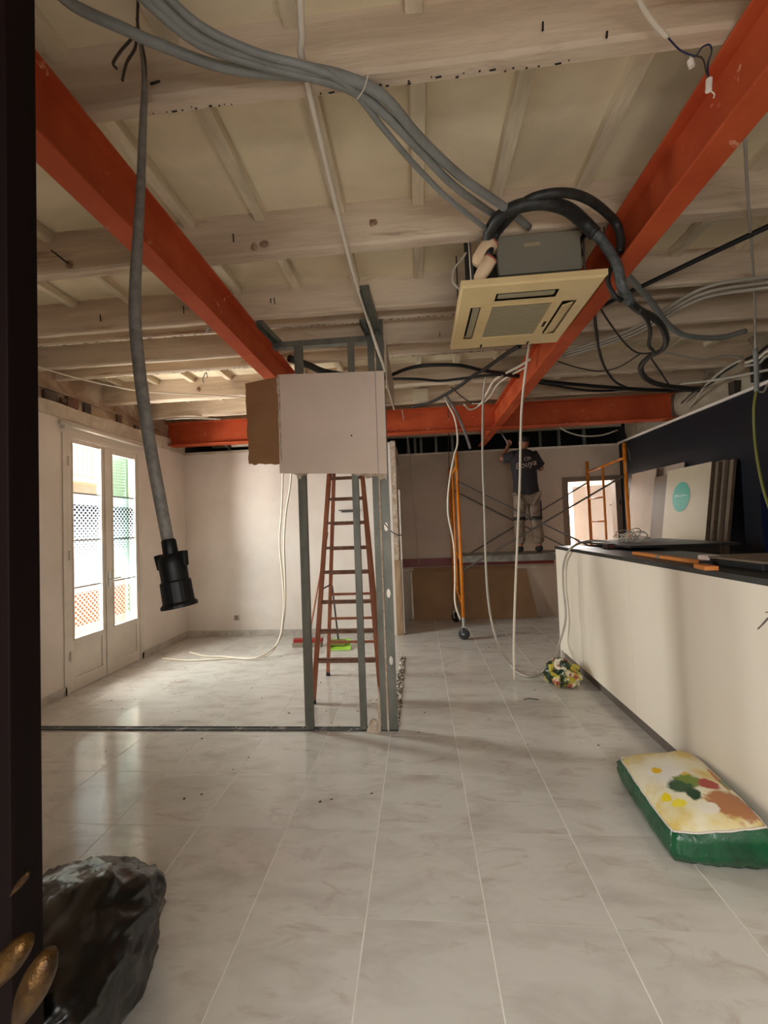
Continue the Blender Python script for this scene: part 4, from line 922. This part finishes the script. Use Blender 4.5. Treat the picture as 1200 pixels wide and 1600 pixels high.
cable('thin_wire', 'short dark wire sticking out of the stud towards the timber post', [at(601, 818, Y=3.05), at(611, 830, Y=3.05), at(622, 836, Y=3.05), at(628, 836, Y=3.05)], .0035, M_CABB)
cable('thin_wire', 'thin dark wire dropping behind the left scaffold frame', [at(700, 640, Y=6.0), at(701, 700, Y=6.2), at(703, 760, Y=6.3)], .005, M_CABB)
# black mains along the crossbeam
Y5 = 5.12
B = lambda L, y=Y5: [at(a, b, Y=y) for a, b in L]
cable('mains_cable', 'black cable arching highest along the crossbeam left of the right beam', B([(600, 590), (609, 587), (637, 576), (665, 571), (700, 570), (725, 572), (755, 579), (800, 586), (845, 596)]), .016, M_CABB)
cable('mains_cable', 'nearly level black cable under the arching one above the crossbeam', B([(600, 592), (650, 592), (687, 595), (725, 591), (785, 586), (845, 598)]), .012, M_CABB)
cable('mains_cable', 'thick black cable falling diagonally from the air conditioner to the crossbeam', [at(812, 540, Y=2.9), at(785, 557, Y=3.3), at(760, 575, Y=3.7), at(740, 587, Y=4.0), at(720, 602, Y=4.3), at(695, 617, Y=4.7), at(672, 629, Y=5.0), at(642, 636, Y=5.15)], .016, M_CABB)
cable('mains_cable', 'black cable along the crossbeam right of the right red beam', B([(842, 595), (900, 601), (975, 607), (1040, 610), (1090, 609)], 5.1), .020, M_CABB)
cable('mains_cable', 'lower black cable lying on the crossbeam at its right end', B([(842, 598), (900, 608), (940, 611), (1000, 608), (1090, 611)], 5.14), .014, M_CABB)
cable('mains_cable', 'black flat cables behind the left red beam above the plasterboard', [at(452, 560, Y=4.0), at(480, 570, Y=4.4), at(510, 582, Y=4.8), at(560, 590, Y=5.1)], .03, M_CABB)
cable('mains_cable', 'long straight black cable crossing from the upper right to the right beam', [at(1240, 335, Y=2.2), at(1200, 354, Y=2.3), at(1100, 401, Y=2.5), at(985, 456, Y=2.8), at(945, 476, Y=2.95), at(900, 500, Y=3.1)], .0135, M_CABB)
cable('flex_cable', 'upper white cable drooping over the crossbeam by the right beam', [at(830, 560, Y=4.7), at(812, 572, Y=4.7), at(775, 592, Y=4.8), at(762, 612, Y=4.95), at(750, 632, Y=5.05), at(735, 640, Y=5.05), at(725, 632, Y=5.1)], .012, M_CABW)
cable('flex_cable', 'lower white cable drooping over the crossbeam by the right beam', [at(830, 570, Y=4.75), at(800, 585, Y=4.8), at(778, 600, Y=4.9), at(765, 620, Y=5.0), at(752, 630, Y=5.1), at(738, 630, Y=5.1)], .010, M_CABW)
cable('thin_wire', 'thin dark wire sagging between crossbeam and ceiling centre', [at(705, 605, Y=4.6), at(722, 620, Y=4.9), at(737, 629, Y=5.0), at(752, 627, Y=5.05)], .006, M_CABB)
# right-hand tangle
cable('conduit', 'grey conduit curving below the straight black cable at right', [at(975, 425, Y=2.7), at(1000, 452, Y=2.8), at(1020, 475, Y=2.9), at(1040, 503, Y=3.05), at(1065, 522, Y=3.2), at(1100, 528, Y=3.3), at(1130, 527, Y=3.35), at(1165, 517, Y=3.35)], .019, M_COND, 'conduit')
for k, (dy, lab) in enumerate(((0, 'upper'), (9, 'middle'), (17, 'lower'))):
    cable('flex_cable', lab+' of three grey cables rising to the right under the ceiling', [at(a, b+dy*f, Y=c) for a, b, c, f in ((1240, 425, 2.6, 1), (1200, 432, 2.7, 1), (1140, 440, 2.85, 1), (1100, 450, 2.95, .9), (1065, 467, 3.1, .8), (1030, 490, 3.3, .7), (985, 515, 3.6, .6), (930, 535, 3.9, .5), (880, 549, 4.2, .5))], .010, M_CABG)
cable('thin_wire', 'brown wire falling from the right beam to a loop in the tangle', [at(927, 455, Y=2.6), at(940, 485, Y=2.7), at(960, 515, Y=2.9), at(980, 540, Y=3.1), at(1000, 552, Y=3.3), at(1030, 550, Y=3.5)], .006, M_DKBROWN)
cable('flex_cable', 'black cable hanging from the right beam down to the crossbeam', [at(928, 480, Y=3.3), at(932, 520, Y=3.6), at(938, 555, Y=3.9), at(947, 578, Y=4.2), at(962, 597, Y=4.6), at(985, 608, Y=5.0)], .011, M_CABB)
cable('thin_wire', 'thin wire sagging across the ceiling right of the right beam', [at(872, 565, Y=4.4), at(905, 575, Y=4.4), at(940, 580, Y=4.4), at(970, 572, Y=4.2), at(1000, 553, Y=4.0)], .006, M_DKBROWN)
cable('thin_wire', 'thin black wire running down right of the kinked bundle', [at(1014, 555, Y=4.2), at(1028, 575, Y=4.5), at(1046, 602, Y=5.0)], .007, M_CABB)
cable('flex_cable', 'grey cable waving from the tangle to the dark service opening', [at(1035, 550, Y=3.7), at(1070, 557, Y=3.8), at(1100, 562, Y=3.85), at(1130, 556, Y=3.9), at(1160, 558, Y=3.92)], .009, M_CABG)
cable('flex_cable', 'brown cable bending down from the service opening to the masonry, upper one', [at(1160, 562, Y=3.9), at(1140, 572, Y=4.0), at(1120, 586, Y=4.2), at(1103, 602, Y=4.5), at(1090, 620, Y=4.8), at(1078, 637, Y=5.0)], .010, M_CABG)
cable('flex_cable', 'dark cable beside the brown one bending down to the masonry', [at(1152, 568, Y=3.95), at(1128, 584, Y=4.15), at(1110, 600, Y=4.4), at(1085, 612, Y=4.8), at(1065, 630, Y=5.1)], .009, M_CABB)
cable('flex_cable', 'pale cable laid along the top of the navy wall', [at(1240, 570, Y=3.5), at(1200, 578, Y=3.7), at(1150, 588, Y=4.0), at(1100, 596, Y=4.4), at(1060, 600, Y=4.8)], .012, M_CABG)
for k, (dy, m_, lab) in enumerate(((0, M_CABB, 'black'), (8, M_CABW, 'white'), (16, M_CABG, 'grey'))):
    cable('flex_cable', lab+' cable leaving the service opening at the right edge', [at(1240, 515+dy*2, Y=3.5), at(1200, 540+dy, Y=3.7), at(1185, 552+dy, Y=3.8), at(1165, 562+dy*.6, Y=3.93)], .011, m_)
cable('thin_wire', 'thin twisted wire hanging down in front of the far right ceiling', [at(1164, 215, Y=2.2), at(1168, 300, Y=2.6), at(1174, 380, Y=2.9), at(1179, 460, Y=3.1), at(1180, 520, Y=3.2), at(1180, 560, Y=3.3)], .006, M_CABG)
cable('conduit', 'grey-green conduit stub hanging at the top of the navy wall', [at(1180, 545, Y=3.28), at(1182, 580, Y=3.3), at(1182, 612, Y=3.3)], .016, M_COND, 'conduit')
cable('earth_wire', 'green-yellow wire dangling in front of the navy wall', [at(1182, 610, Y=3.3), at(1178, 637, Y=3.3), at(1179, 680, Y=3.3), at(1184, 722, Y=3.25), at(1193, 765, Y=3.2), at(1204, 800, Y=3.15), at(1212, 830, Y=3.1)], .009, M_CABGR)
cable('flex_cable', 'grey wire tail curling by the top of the navy wall at right', [at(1186, 612, Y=3.3), at(1193, 612, Y=3.3), at(1200, 600, Y=3.3), at(1212, 590, Y=3.3)], .007, M_CABG)
cable('thin_wire', 'grey wire hanging over the navy wall corner by the scaffold', [at(978, 690, Y=6.4), at(984, 710, Y=6.3), at(986, 735, Y=6.3), at(985, 748, Y=6.3)], .009, M_CABG)
cable('flex_cable', 'white cable sagging in the dark gap beneath the crossbeam', [at(873, 665, Y=5.9), at(885, 674, Y=5.9), at(910, 681, Y=5.9), at(940, 680, Y=5.9), at(965, 672, Y=5.9)], .010, M_CABG)
cable('flex_cable', 'thin white cable strung along the left wall masonry to the plasterboard', [at(50, 570, X=XL+.02), at(100, 585, X=XL+.03), at(160, 600, Y=4.6), at(230, 612, Y=4.8), at(320, 617, Y=4.9), at(395, 622, Y=4.9)], .007, M_CABW)
cable('flex_cable', 'short grey cable lying on top of the crossbeam at far left', [at(258, 655, Y=5.25), at(300, 653, Y=5.2), at(345, 655, Y=5.25)], .012, M_CABG)
cable('thin_wire', 'short black wire twig hanging from a far joist on the left', [at(324, 590, Y=4.15), at(322, 582, Y=4.15), at(317, 592, Y=4.13), at(318, 598, Y=4.12)], .004, M_CABB)
cable('thin_wire', 'bent black nail wire under the joist left of the left beam', [at(322, 520, Y=2.95), at(327, 512, Y=2.9), at(331, 510, Y=2.9)], .004, M_CABB)
# ceiling wires with connectors at top right
cable('flex_cable', 'pale cable coming from the top edge to blue wires near the right beam', [at(985, -30, Z=2.89), at(1005, 12, Z=2.89), at(1025, 40, Z=2.88), at(1043, 58, Z=2.87)], .0065, M_CABW)
t = thing('wire_connectors', 'blue wire ends with two white terminal blocks beside the right beam', 'wires', at(1065, 80, Y=1.25))
tube('wire', [at(1043, 58, Y=1.25), at(1062, 78, Y=1.24), at(1080, 86, Y=1.23), at(1088, 87, Y=1.23), at(1097, 74, Y=1.22), at(1108, 70, Y=1.22), at(1112, 80, Y=1.22), at(1106, 100, Y=1.2), at(1107, 122, Y=1.2)], .0022, M_BLUE, t)
tube('wire', [at(1085, 87, Y=1.23), at(1098, 92, Y=1.22), at(1104, 115, Y=1.2), at(1108, 125, Y=1.2)], .002, M_DKBROWN, t)
MB().cyl(at(1078, 94, Y=1.23), at(1081, 104, Y=1.23), .008, seg=10).build('terminal_block', M_WALL, t); MB().cyl(at(1108, 124, Y=1.2), at(1107, 142, Y=1.2), .008, seg=10).build('terminal_block', M_WALL, t)
tube('wire', [at(1078, 88, Y=1.23), at(1079, 95, Y=1.23)], .0018, M_CABW, t); tube('wire', [at(1110, 142, Y=1.2), at(1116, 147, Y=1.2), at(1115, 153, Y=1.2)], .0018, M_CABW, t)
p = at(657, 619, Y=4.84)
tag(MB().box(p.x-.09, p.x+.09, 4.78, 4.85, p.z-.065, p.z+.07).build('junction_box', M_BOARD, bevel=.006), 'square cream junction box on a far joist above the crossbeam', 'junction box')
# blue plastic at right edge by counter
tag(MB().add([at(1188, 770, Y=3.4), at(1215, 775, Y=3.4), at(1215, 870, Y=3.4), at(1196, 868, Y=3.4), at(1190, 810, Y=3.4), at(1195, 772, Y=3.5), at(1218, 777, Y=3.5), at(1218, 868, Y=3.5), at(1200, 866, Y=3.5)],
             [(0, 1, 2, 3, 4), (0, 5, 6, 1), (1, 6, 7, 2), (2, 7, 8, 3), (3, 8, 5, 0), (8, 7, 6, 5)]).build('plastic_sack', M_BLUE), 'dark blue plastic hanging by the navy wall at the right edge', 'plastic')

# ================================================================ DARK ENTRANCE DOOR (left foreground)
DYo = .5
t = thing('entrance_door', 'very dark varnished door edge close by at the left', 'door', (-.9, DYo, 0))
MB().box(-1.45, -.533, DYo, DYo+.045, 0, 2.7).build('leaf', M_DOORD, t, bevel=.002)
MB().box(-.95, -.60, DYo-.006, DYo, .2, .8).build('moulding', M_DOORD, t, bevel=.002); MB().box(-.95, -.60, DYo-.006, DYo, 1.1, 2.5).build('moulding', M_DOORD, t, bevel=.002)
def lobe(name, px0, py0, px1, py1, r0, Y0, Y1):
    a, b = at(px0, py0, Y=Y0), at(px1, py1, Y=Y1); n_ = 12; prof = [(i/n_, math.sin(math.pi*min(1, .06+i/n_*.94))**.6) for i in range(n_+1)]
    return MB().lathe(a, b-a, [((b-a).length*u, max(.001, r0*w_*(.65+.35*(1-u)))) for u, w_ in prof], 20).build(name, M_BRASS, t, smooth=True)
lobe('door_handle', 79, 1486, 22, 1612, .019, .462, .45)
lobe('door_handle', 45, 1466, -35, 1560, .018, .475, .47)
lobe('faint_reflection', 46, 1362, 16, 1400, .005, .494, .494)  # brass sliver modelled in place of a faint reflection on the door

# ================================================================ BAGS
def blob(name, c, r, m, parent=None, amp=.15, sc=3.0, sub=5, seed=0, flat=.0, tip=None, power=1.0):
    bm = bmesh.new(); bmesh.ops.create_icosphere(bm, subdivisions=sub, radius=1)
    for v in bm.verts:
        p = v.co.copy(); q = Vector([math.copysign(abs(x)**power, x) for x in p]); 
        k = 1+.12*amp*(1-2*abs(noise.noise(p*sc*6+Vector((seed, seed, 0)))))+amp*(noise.noise(p*sc+Vector((seed, 0, 0)))+.6*(1-2*abs(noise.noise(p*sc*1.9+Vector((0, seed, 0)))))+.3*(1-2*abs(noise.noise(p*sc*4+Vector((0, 0, seed))))))
        if tip: 
            dd = (p-Vector(tip[:3]).normalized()).length; k += tip[3]*max(0, 1-dd/tip[4])**1.5
        v.co = Vector((q.x*r[0]*k, q.y*r[1]*k, q.z*r[2]*k))+Vector(c)
        if v.co.z < .004: v.co.z = .004+.0
    for f in bm.faces: f.smooth = True
    me = bpy.data.meshes.new(name); bm.to_mesh(me); bm.free(); me.materials.append(m); o = bpy.data.objects.new(name, me); COL.objects.link(o); o.parent = parent; return o
t = thing('rubbish_bag', 'glossy black rubbish bag on the floor behind the dark door', 'bag', (-1.18, 1.20, 0))
o = blob('bag', (0, 0, .15), (.27, .31, .185), M_BIN, t, .12, 1.5, 5, 8, tip=(.3, .2, .9, .20, .25), power=.80)
# crumpled yellow-green bag
n = NT('crumpled_print'); v = n.coord(); c = n.mix(n.ramp(n.noise(v, 7, 2), .44, .5), srgb((40, 60, 40)), srgb((196, 180, 70)))
c = n.mix(n.ramp(n.noise(v, 11, 3), .55, .58), c, srgb((226, 214, 190))); c = n.mix(n.ramp(n.noise(n.coord(loc=(3, 1, 2)), 9, 2), .60, .63), c, srgb((170, 80, 60)))
n.base(c); n.b.inputs['Roughness'].default_value = .35; M_CRUMP = n.m
blobc = at(884, 1072, Z=.0)
t = thing('crumpled_wrapper', 'crumpled yellow and green foil bag at the foot of the counter', 'bag', (blobc.x, blobc.y+.08, 0))
o = blob('wrapper', (0, 0, .075), (.115, .14, .105), M_CRUMP, t, .35, 2.6, 4, 9); [setattr(f, 'use_smooth', False) for f in o.data.polygons]
tag(tube('metal_offcut', [at(818, 1093, Z=.005), at(826, 1091, Z=.006), at(842, 1093, Z=.005)], .004, M_STEEL, smooth=False), 'small dark metal offcut on the tiles before the crumpled bag', 'offcut')

# big printed feed sack
n = NT('sack_print'); v = n.coord(); sep = n.n('SeparateXYZ'); n.l(v, sep.inputs[0])
def spot(cx, cy, rx, ry, col, base, seed=0, soft=.14, nz=1.0):
    mp = n.n('Mapping'); mp.inputs['Location'].default_value = (-cx/rx, -cy/ry, 0); mp.inputs['Scale'].default_value = (1/rx, 1/ry, 0); n.l(v, mp.inputs['Vector'])
    ln = n.n('VectorMath', operation='LENGTH'); n.l(mp.outputs[0], ln.inputs[0])
    nn = n.noise(n.coord(loc=(seed, seed, 0)), 34, 5); ad = n.n('Math', operation='MULTIPLY_ADD'); ad.inputs[1].default_value = nz; n.l(nn, ad.inputs[0]); n.l(ln.outputs['Value'], ad.inputs[2])
    rp = n.n('MapRange'); rp.inputs[1].default_value = 1+nz*.5-soft; rp.inputs[2].default_value = 1+nz*.5+soft; rp.inputs[3].default_value = 1; rp.inputs[4].default_value = 0; n.l(ad.outputs[0], rp.inputs[0])
    return n.mix(rp.outputs[0], base, srgb(col))
c = n.mix(n.ramp(n.noise(v, 6, 3), .42, .62), srgb((236, 228, 196)), srgb((222, 196, 112)))
c = spot(-.05, .02, .09, .12, (236, 232, 222), c, 1, .5)
c = spot(-.09, .06, .022, .022, (236, 190, 40), c, 2); c = spot(.02, .0, .02, .02, (226, 190, 90), c, 2)
c = spot(.0, -.045, .055, .05, (120, 140, 60), c, 3); c = spot(-.045, -.075, .05, .05, (44, 84, 50), c, 4); c = spot(-.02, -.13, .03, .04, (36, 70, 46), c, 5)
c = spot(-.13, -.13, .02, .025, (240, 214, 40), c, 6); c = spot(-.10, -.175, .03, .02, (240, 222, 70), c, 6)
c = spot(.075, -.075, .042, .042, (176, 70, 60), c, 7)
c = spot(.145, -.02, .014, .09, (196, 130, 90), c, 8)
c = spot(.11, -.19, .10, .075, (178, 120, 80), c, 9); c = spot(.0, -.21, .04, .03, (236, 228, 210), c, 10)
c = spot(.16, -.05, .02, .04, (110, 140, 90), c, 11)
n.base(c); n.b.inputs['Roughness'].default_value = .42; n.bump(n.noise(v, 14, 3), .25, .01); M_SACKT = n.m
M_SACKG = mat('sack_green', (22, 92, 56), .25, c2=(16, 70, 44), sc=9, bump=.8, bsc=10, spec=.6, spots=(190, 210, 200), spot_lo=.70, spot_hi=.76, spot_sc=7)
t = thing('feed_sack', 'large green-sided printed feed sack lying against the counter foot', 'sack', (1.225, 2.16, 0))
t.rotation_euler = (0, 0, R(-5))
def sack():
    top = MB(); NX, NY = 16, 22; hw, hl = .185, .29
    def zt(u, v_): return .135+.045*(1-abs(u)**4)*(1-abs(v_)**4)+.05*(u*.5+.5)+.008*noise.noise(Vector((u*2.5, v_*3.5, 3)))
    def xy(u, v_): 
        return hw*u*(1-.05*abs(v_)**3)+.006*noise.noise(Vector((v_*4, u*3, 1))), hl*v_*(1-.04*abs(u)**3)+(.03 if v_ > .8 and abs(u) < .4 else 0)*0
    vs = []
    for i in range(NX+1):
        for j in range(NY+1):
            u, v_ = -1+2*i/NX, -1+2*j/NY; x, y = xy(u, v_); vs.append((x, y, zt(u, v_)-(.012 if (i in (0, NX) or j in (0, NY)) else 0)))
    top.add(vs, [(i*(NY+1)+j, (i+1)*(NY+1)+j, (i+1)*(NY+1)+j+1, i*(NY+1)+j+1) for i in range(NX) for j in range(NY)])
    ring = [(i, 0) for i in range(NX)]+[(NX, j) for j in range(NY)]+[(NX-i, NY) for i in range(NX)]+[(0, NY-j) for j in range(NY)]
    side = MB(); vs = []; K = 7
    for (i, j) in ring:
        u, v_ = -1+2*i/NX, -1+2*j/NY; x, y = xy(u, v_); z0 = zt(u, v_)-.010
        for k in range(K+1):
            f = k/K; o_ = 1+.10*math.sin(math.pi*f)+.03*noise.noise(Vector((u*5, v_*6, f*5)))-(.03*math.exp(-((f-.45)/.08)**2))
            vs.append((x*(o_ if abs(u) > .9 else 1+.02*math.sin(math.pi*f)), y*(o_ if abs(v_) > .9 else 1+.02*math.sin(math.pi*f)), z0+(.004-z0)*f))
    n_ = len(ring); side.add(vs, [(a*(K+1)+k, ((a+1) % n_)*(K+1)+k, ((a+1) % n_)*(K+1)+k+1, a*(K+1)+k+1) for a in range(n_) for k in range(K)]+[tuple(a*(K+1)+K for a in range(n_))])
    for mb_, nm, m in ((top, 'printed_face', M_SACKT), (side, 'gusset', M_SACKG)):
        me = bpy.data.meshes.new(nm); me.from_pydata(mb_.v, [], mb_.f); me.materials.append(m)
        for p in me.polygons: p.use_smooth = True
        o = bpy.data.objects.new(nm, me); COL.objects.link(o); o.parent = t
    pts = [Vector(xy(-1+2*i/NX, -1+2*j/NY)).to_3d()+Vector((0, 0, zt(-1+2*i/NX, -1+2*j/NY)-.011)) for i, j in ring]
    cu = tube('hem', [p+Vector(t.location)*0 for p in pts]+[pts[0]], .004, M_WALL, None, k=2, smooth=False); cu.parent = t
sack()

# ================================================================ WORKER
def skin_mesh(name, verts, edges, radii, m, parent, sub=2, root=0):
    me = bpy.data.meshes.new(name); me.from_pydata([tuple(v) for v in verts], edges, []); o = bpy.data.objects.new(name, me); COL.objects.link(o)
    sk = o.modifiers.new('skin', 'SKIN'); sk.use_smooth_shade = True
    for i, r_ in enumerate(radii):
        rx, ry = r_ if isinstance(r_, tuple) else (r_, r_); me.skin_vertices[0].data[i].radius = (rx, ry)
    me.skin_vertices[0].data[root].use_root = True
    ss = o.modifiers.new('sub', 'SUBSURF'); ss.levels = sub; ss.render_levels = sub
    dg = bpy.context.evaluated_depsgraph_get(); me2 = bpy.data.meshes.new_from_object(o.evaluated_get(dg)); bpy.data.objects.remove(o)
    me2.materials.clear(); me2.materials.append(m)
    for p in me2.polygons: p.use_smooth = True
    o2 = bpy.data.objects.new(name, me2); COL.objects.link(o2); o2.parent = parent; return o2
WY = 5.80
W0 = Vector((1.49, WY, PZ))
wk = thing('person', 'person in dark printed T-shirt and dusty trousers working overhead on scaffold', 'person', W0)
# local joints (x right in photo, y away, z up from the platform); seen from behind
pel = Vector((.0, 0, .84)); J = {
 'pel': pel, 'spine': Vector((-.01, .01, 1.02)), 'chest': Vector((-.02, .0, 1.22)), 'neck': Vector((-.02, .02, 1.38)), 'head0': Vector((.0, .035, 1.45)), 'head': Vector((.01, .05, 1.53)), 'crown': Vector((.01, .05, 1.60)),
 'hL': Vector((-.085, 0, .80)), 'kL': Vector((-.105, .03, .45)), 'aL': Vector((-.115, -.01, .09)), 'fL': Vector((-.125, .12, .035)),
 'hR': Vector((.085, 0, .80)), 'kR': Vector((.115, .02, .45)), 'aR': Vector((.135, -.02, .09)), 'fR': Vector((.15, .11, .035)),
 'sL': Vector((-.17, 0, 1.32)), 'eL': Vector((-.31, .08, 1.30)), 'wL': Vector((-.19, .16, 1.47)), 'mL': Vector((-.175, .17, 1.52)),
 'sR': Vector((.14, 0, 1.33)), 'eR': Vector((.245, .08, 1.12)), 'wR': Vector((.13, .22, 1.30)), 'mR': Vector((.10, .24, 1.36))}
names = list(J); ix = {k: i for i, k in enumerate(names)}
E_ = [('pel', 'spine'), ('spine', 'chest'), ('chest', 'neck'), ('neck', 'head0'), ('head0', 'head'), ('head', 'crown'), ('pel', 'hL'), ('hL', 'kL'), ('kL', 'aL'), ('aL', 'fL'), ('pel', 'hR'), ('hR', 'kR'), ('kR', 'aR'), ('aR', 'fR'),
      ('chest', 'sL'), ('sL', 'eL'), ('eL', 'wL'), ('wL', 'mL'), ('chest', 'sR'), ('sR', 'eR'), ('eR', 'wR'), ('wR', 'mR')]
rad = dict(pel=(.11, .085), spine=(.10, .07), chest=(.115, .08), neck=.055, head0=.06, head=.085, crown=.06, hL=.085, kL=.055, aL=.038, fL=.03, hR=.085, kR=.055, aR=.038, fR=.03, sL=.052, eL=.038, wL=.026, mL=.03, sR=.052, eR=.038, wR=.026, mR=.03)
skin_mesh('body', [J[k] for k in names], [(ix[a], ix[b]) for a, b in E_], [rad[k] for k in names], M_SKIN, wk)
def sub_skin(name, keys, edges, rr, m, pts=None):
    P_ = dict(J); P_.update(pts or {}); i_ = {k: n_ for n_, k in enumerate(keys)}
    return skin_mesh(name, [P_[k] for k in keys], [(i_[a], i_[b]) for a, b in edges], [rr[k] for k in keys], m, wk)
def loft(mb, rings, seg=20):
    """rings: (centre, x-axis, y-axis) ellipses"""
    vs = []
    for c_, ax, ay in rings:
        for q in range(seg):
            t_ = 2*math.pi*q/seg; cs, sn = math.cos(t_), math.sin(t_); cs = math.copysign(abs(cs)**.85, cs); sn = math.copysign(abs(sn)**.85, sn)
            vs.append(c_+ax*cs+ay*sn+Vector((1, 1, 0))*.004*noise.noise(Vector((q*1.3, c_.z*14, 0))))
    mb.add(vs, [(a*seg+q, a*seg+(q+1) % seg, (a+1)*seg+(q+1) % seg, (a+1)*seg+q) for a in range(len(rings)-1) for q in range(seg)]+[tuple(range(seg))[::-1], tuple(range((len(rings)-1)*seg, len(rings)*seg))])
sh = MB(); X_, Y_ = Vector((1, 0, 0)), Vector((0, 1, 0))
loft(sh, [(W0+Vector((cx_, cy_, z_)), X_*rx_, Y_*ry_) for cx_, cy_, z_, rx_, ry_ in ((.0, 0, .74, .175, .125), (.0, 0, .80, .172, .124), (-.005, .0, .95, .158, .114), (-.015, 0, 1.10, .165, .118), (-.02, 0, 1.24, .178, .124), (-.02, .005, 1.33, .172, .110), (-.02, .01, 1.385, .12, .085), (-.02, .015, 1.41, .062, .06))])
for s_ in ('L', 'R'):
    a_, b_ = W0+J['s'+s_]+Vector((.05 if s_ == 'L' else -.05, 0, 0)), W0+J['s'+s_].lerp(J['e'+s_], .72); d_ = (b_-a_).normalized(); u_ = d_.cross(Vector((0, 1, 0))).normalized(); w_ = d_.cross(u_)
    loft(sh, [(a_.lerp(b_, f_), u_*q_, w_*q_) for f_, q_ in ((0, .085), (.35, .080), (.7, .070), (1, .068))], 14)
sh.build('shirt', M_SHIRT, wk, smooth=True)
sub_skin('trousers', ['pel', 'hL', 'mLk', 'kL', 'cuL', 'hR', 'mRk', 'kR', 'cuR'], [('pel', 'hL'), ('hL', 'mLk'), ('mLk', 'kL'), ('kL', 'cuL'), ('pel', 'hR'), ('hR', 'mRk'), ('mRk', 'kR'), ('kR', 'cuR')],
         dict(pel=(.148, .115), hL=.105, mLk=.092, kL=.078, cuL=.076, hR=.105, mRk=.092, kR=.078, cuR=.076), M_TROUS,
         dict(pel=Vector((0, 0, .80)), hL=J['hL']-Vector((0, 0, .06)), hR=J['hR']-Vector((0, 0, .06)), mLk=J['hL'].lerp(J['kL'], .5), mRk=J['hR'].lerp(J['kR'], .5), cuL=J['aL']+Vector((0, 0, .01)), cuR=J['aR']+Vector((0, 0, .01))))
for s_ in ('L', 'R'):
    k_ = J['k'+s_]; MB().lathe(Vector(W0)+k_+Vector((0, 0, -.01)), (0, 0, 1), [(0, .080), (.003, .086), (.045, .086), (.048, .080)], 18).build('knee_strap', M_DARK, wk, smooth=True)
    a_, f_ = J['a'+s_], J['f'+s_]
    skin_mesh('shoe', [a_+Vector((0, -.03, -.03)), (a_+f_)/2+Vector((0, .0, -.02)), f_+Vector((0, .02, .008))], [(0, 1), (1, 2)], [(.048, .050), (.046, .045), (.042, .035)], M_DARK, wk)
MB().box(W0.x+.155, W0.x+.185, WY-.04, WY+.05, PZ+.48, PZ+.70).build('tool_pocket', M_DARK, wk, bevel=.008)
skin_mesh('hair', [J['head0']+Vector((0, -.01, .03)), J['head']+Vector((0, -.012, .01)), J['crown']+Vector((0, 0, .0))], [(0, 1), (1, 2)], [.055, .092, .066], M_HAIR, wk)
# fingers of both hands
for s_, dz in (('L', Vector((.02, .01, .07))), ('R', Vector((-.03, .03, .06)))):
    b_ = J['m'+s_]
    for k in range(4):
        o_ = Vector((-.024+.016*k, 0, 0)); L_ = (.85, 1, .95, .75)[k]
        skin_mesh('finger', [b_+o_*.8, b_+o_+dz*.55*L_, b_+o_+dz*L_+Vector((0, -.02, 0))], [(0, 1), (1, 2)], [.010, .0085, .007], M_SKIN, wk, 1)
    sg = 1 if s_ == 'L' else -1
    skin_mesh('thumb', [b_+Vector((sg*.02, 0, -.02)), b_+Vector((sg*.045, 0, .01)), b_+Vector((sg*.045, -.01, .04))], [(0, 1), (1, 2)], [.011, .009, .008], M_SKIN, wk, 1)
# shirt print on the back
def text(name, s, size, loc, rz, m, parent, ext=.001):
    cu = bpy.data.curves.new(name, 'FONT'); cu.body = s; cu.size = size; cu.extrude = ext; cu.shear = .25; cu.materials.append(m); cu.align_x = 'CENTER'
    c_ = bpy.data.objects.new(name, cu); COL.objects.link(c_); dg = bpy.context.evaluated_depsgraph_get()
    me = bpy.data.meshes.new_from_object(c_.evaluated_get(dg)); bpy.data.objects.remove(c_)
    o = bpy.data.objects.new(name, me); COL.objects.link(o); o.parent = parent; o.location = loc; o.rotation_euler = (R(90), R(-10), rz); return o
M_PRINT = mat('shirt_print', (186, 160, 142), .8)
text('shirt_print', 'Bouya', .115, (-.02, -.130, 1.15), 0, M_PRINT, wk)
text('shirt_print', 'Oh', .07, (.0, -.130, 1.24), 0, M_PRINT, wk)
# tool and rod above the hands
tag(MB().cyl(Vector(W0)+Vector((-.16, .16, 1.50)), Vector(W0)+Vector((-.26, .22, 1.72)), .012, seg=10).build('hand_tool', M_STEEL), 'grey rod-like tool held up by the worker\'s left hand', 'tool')
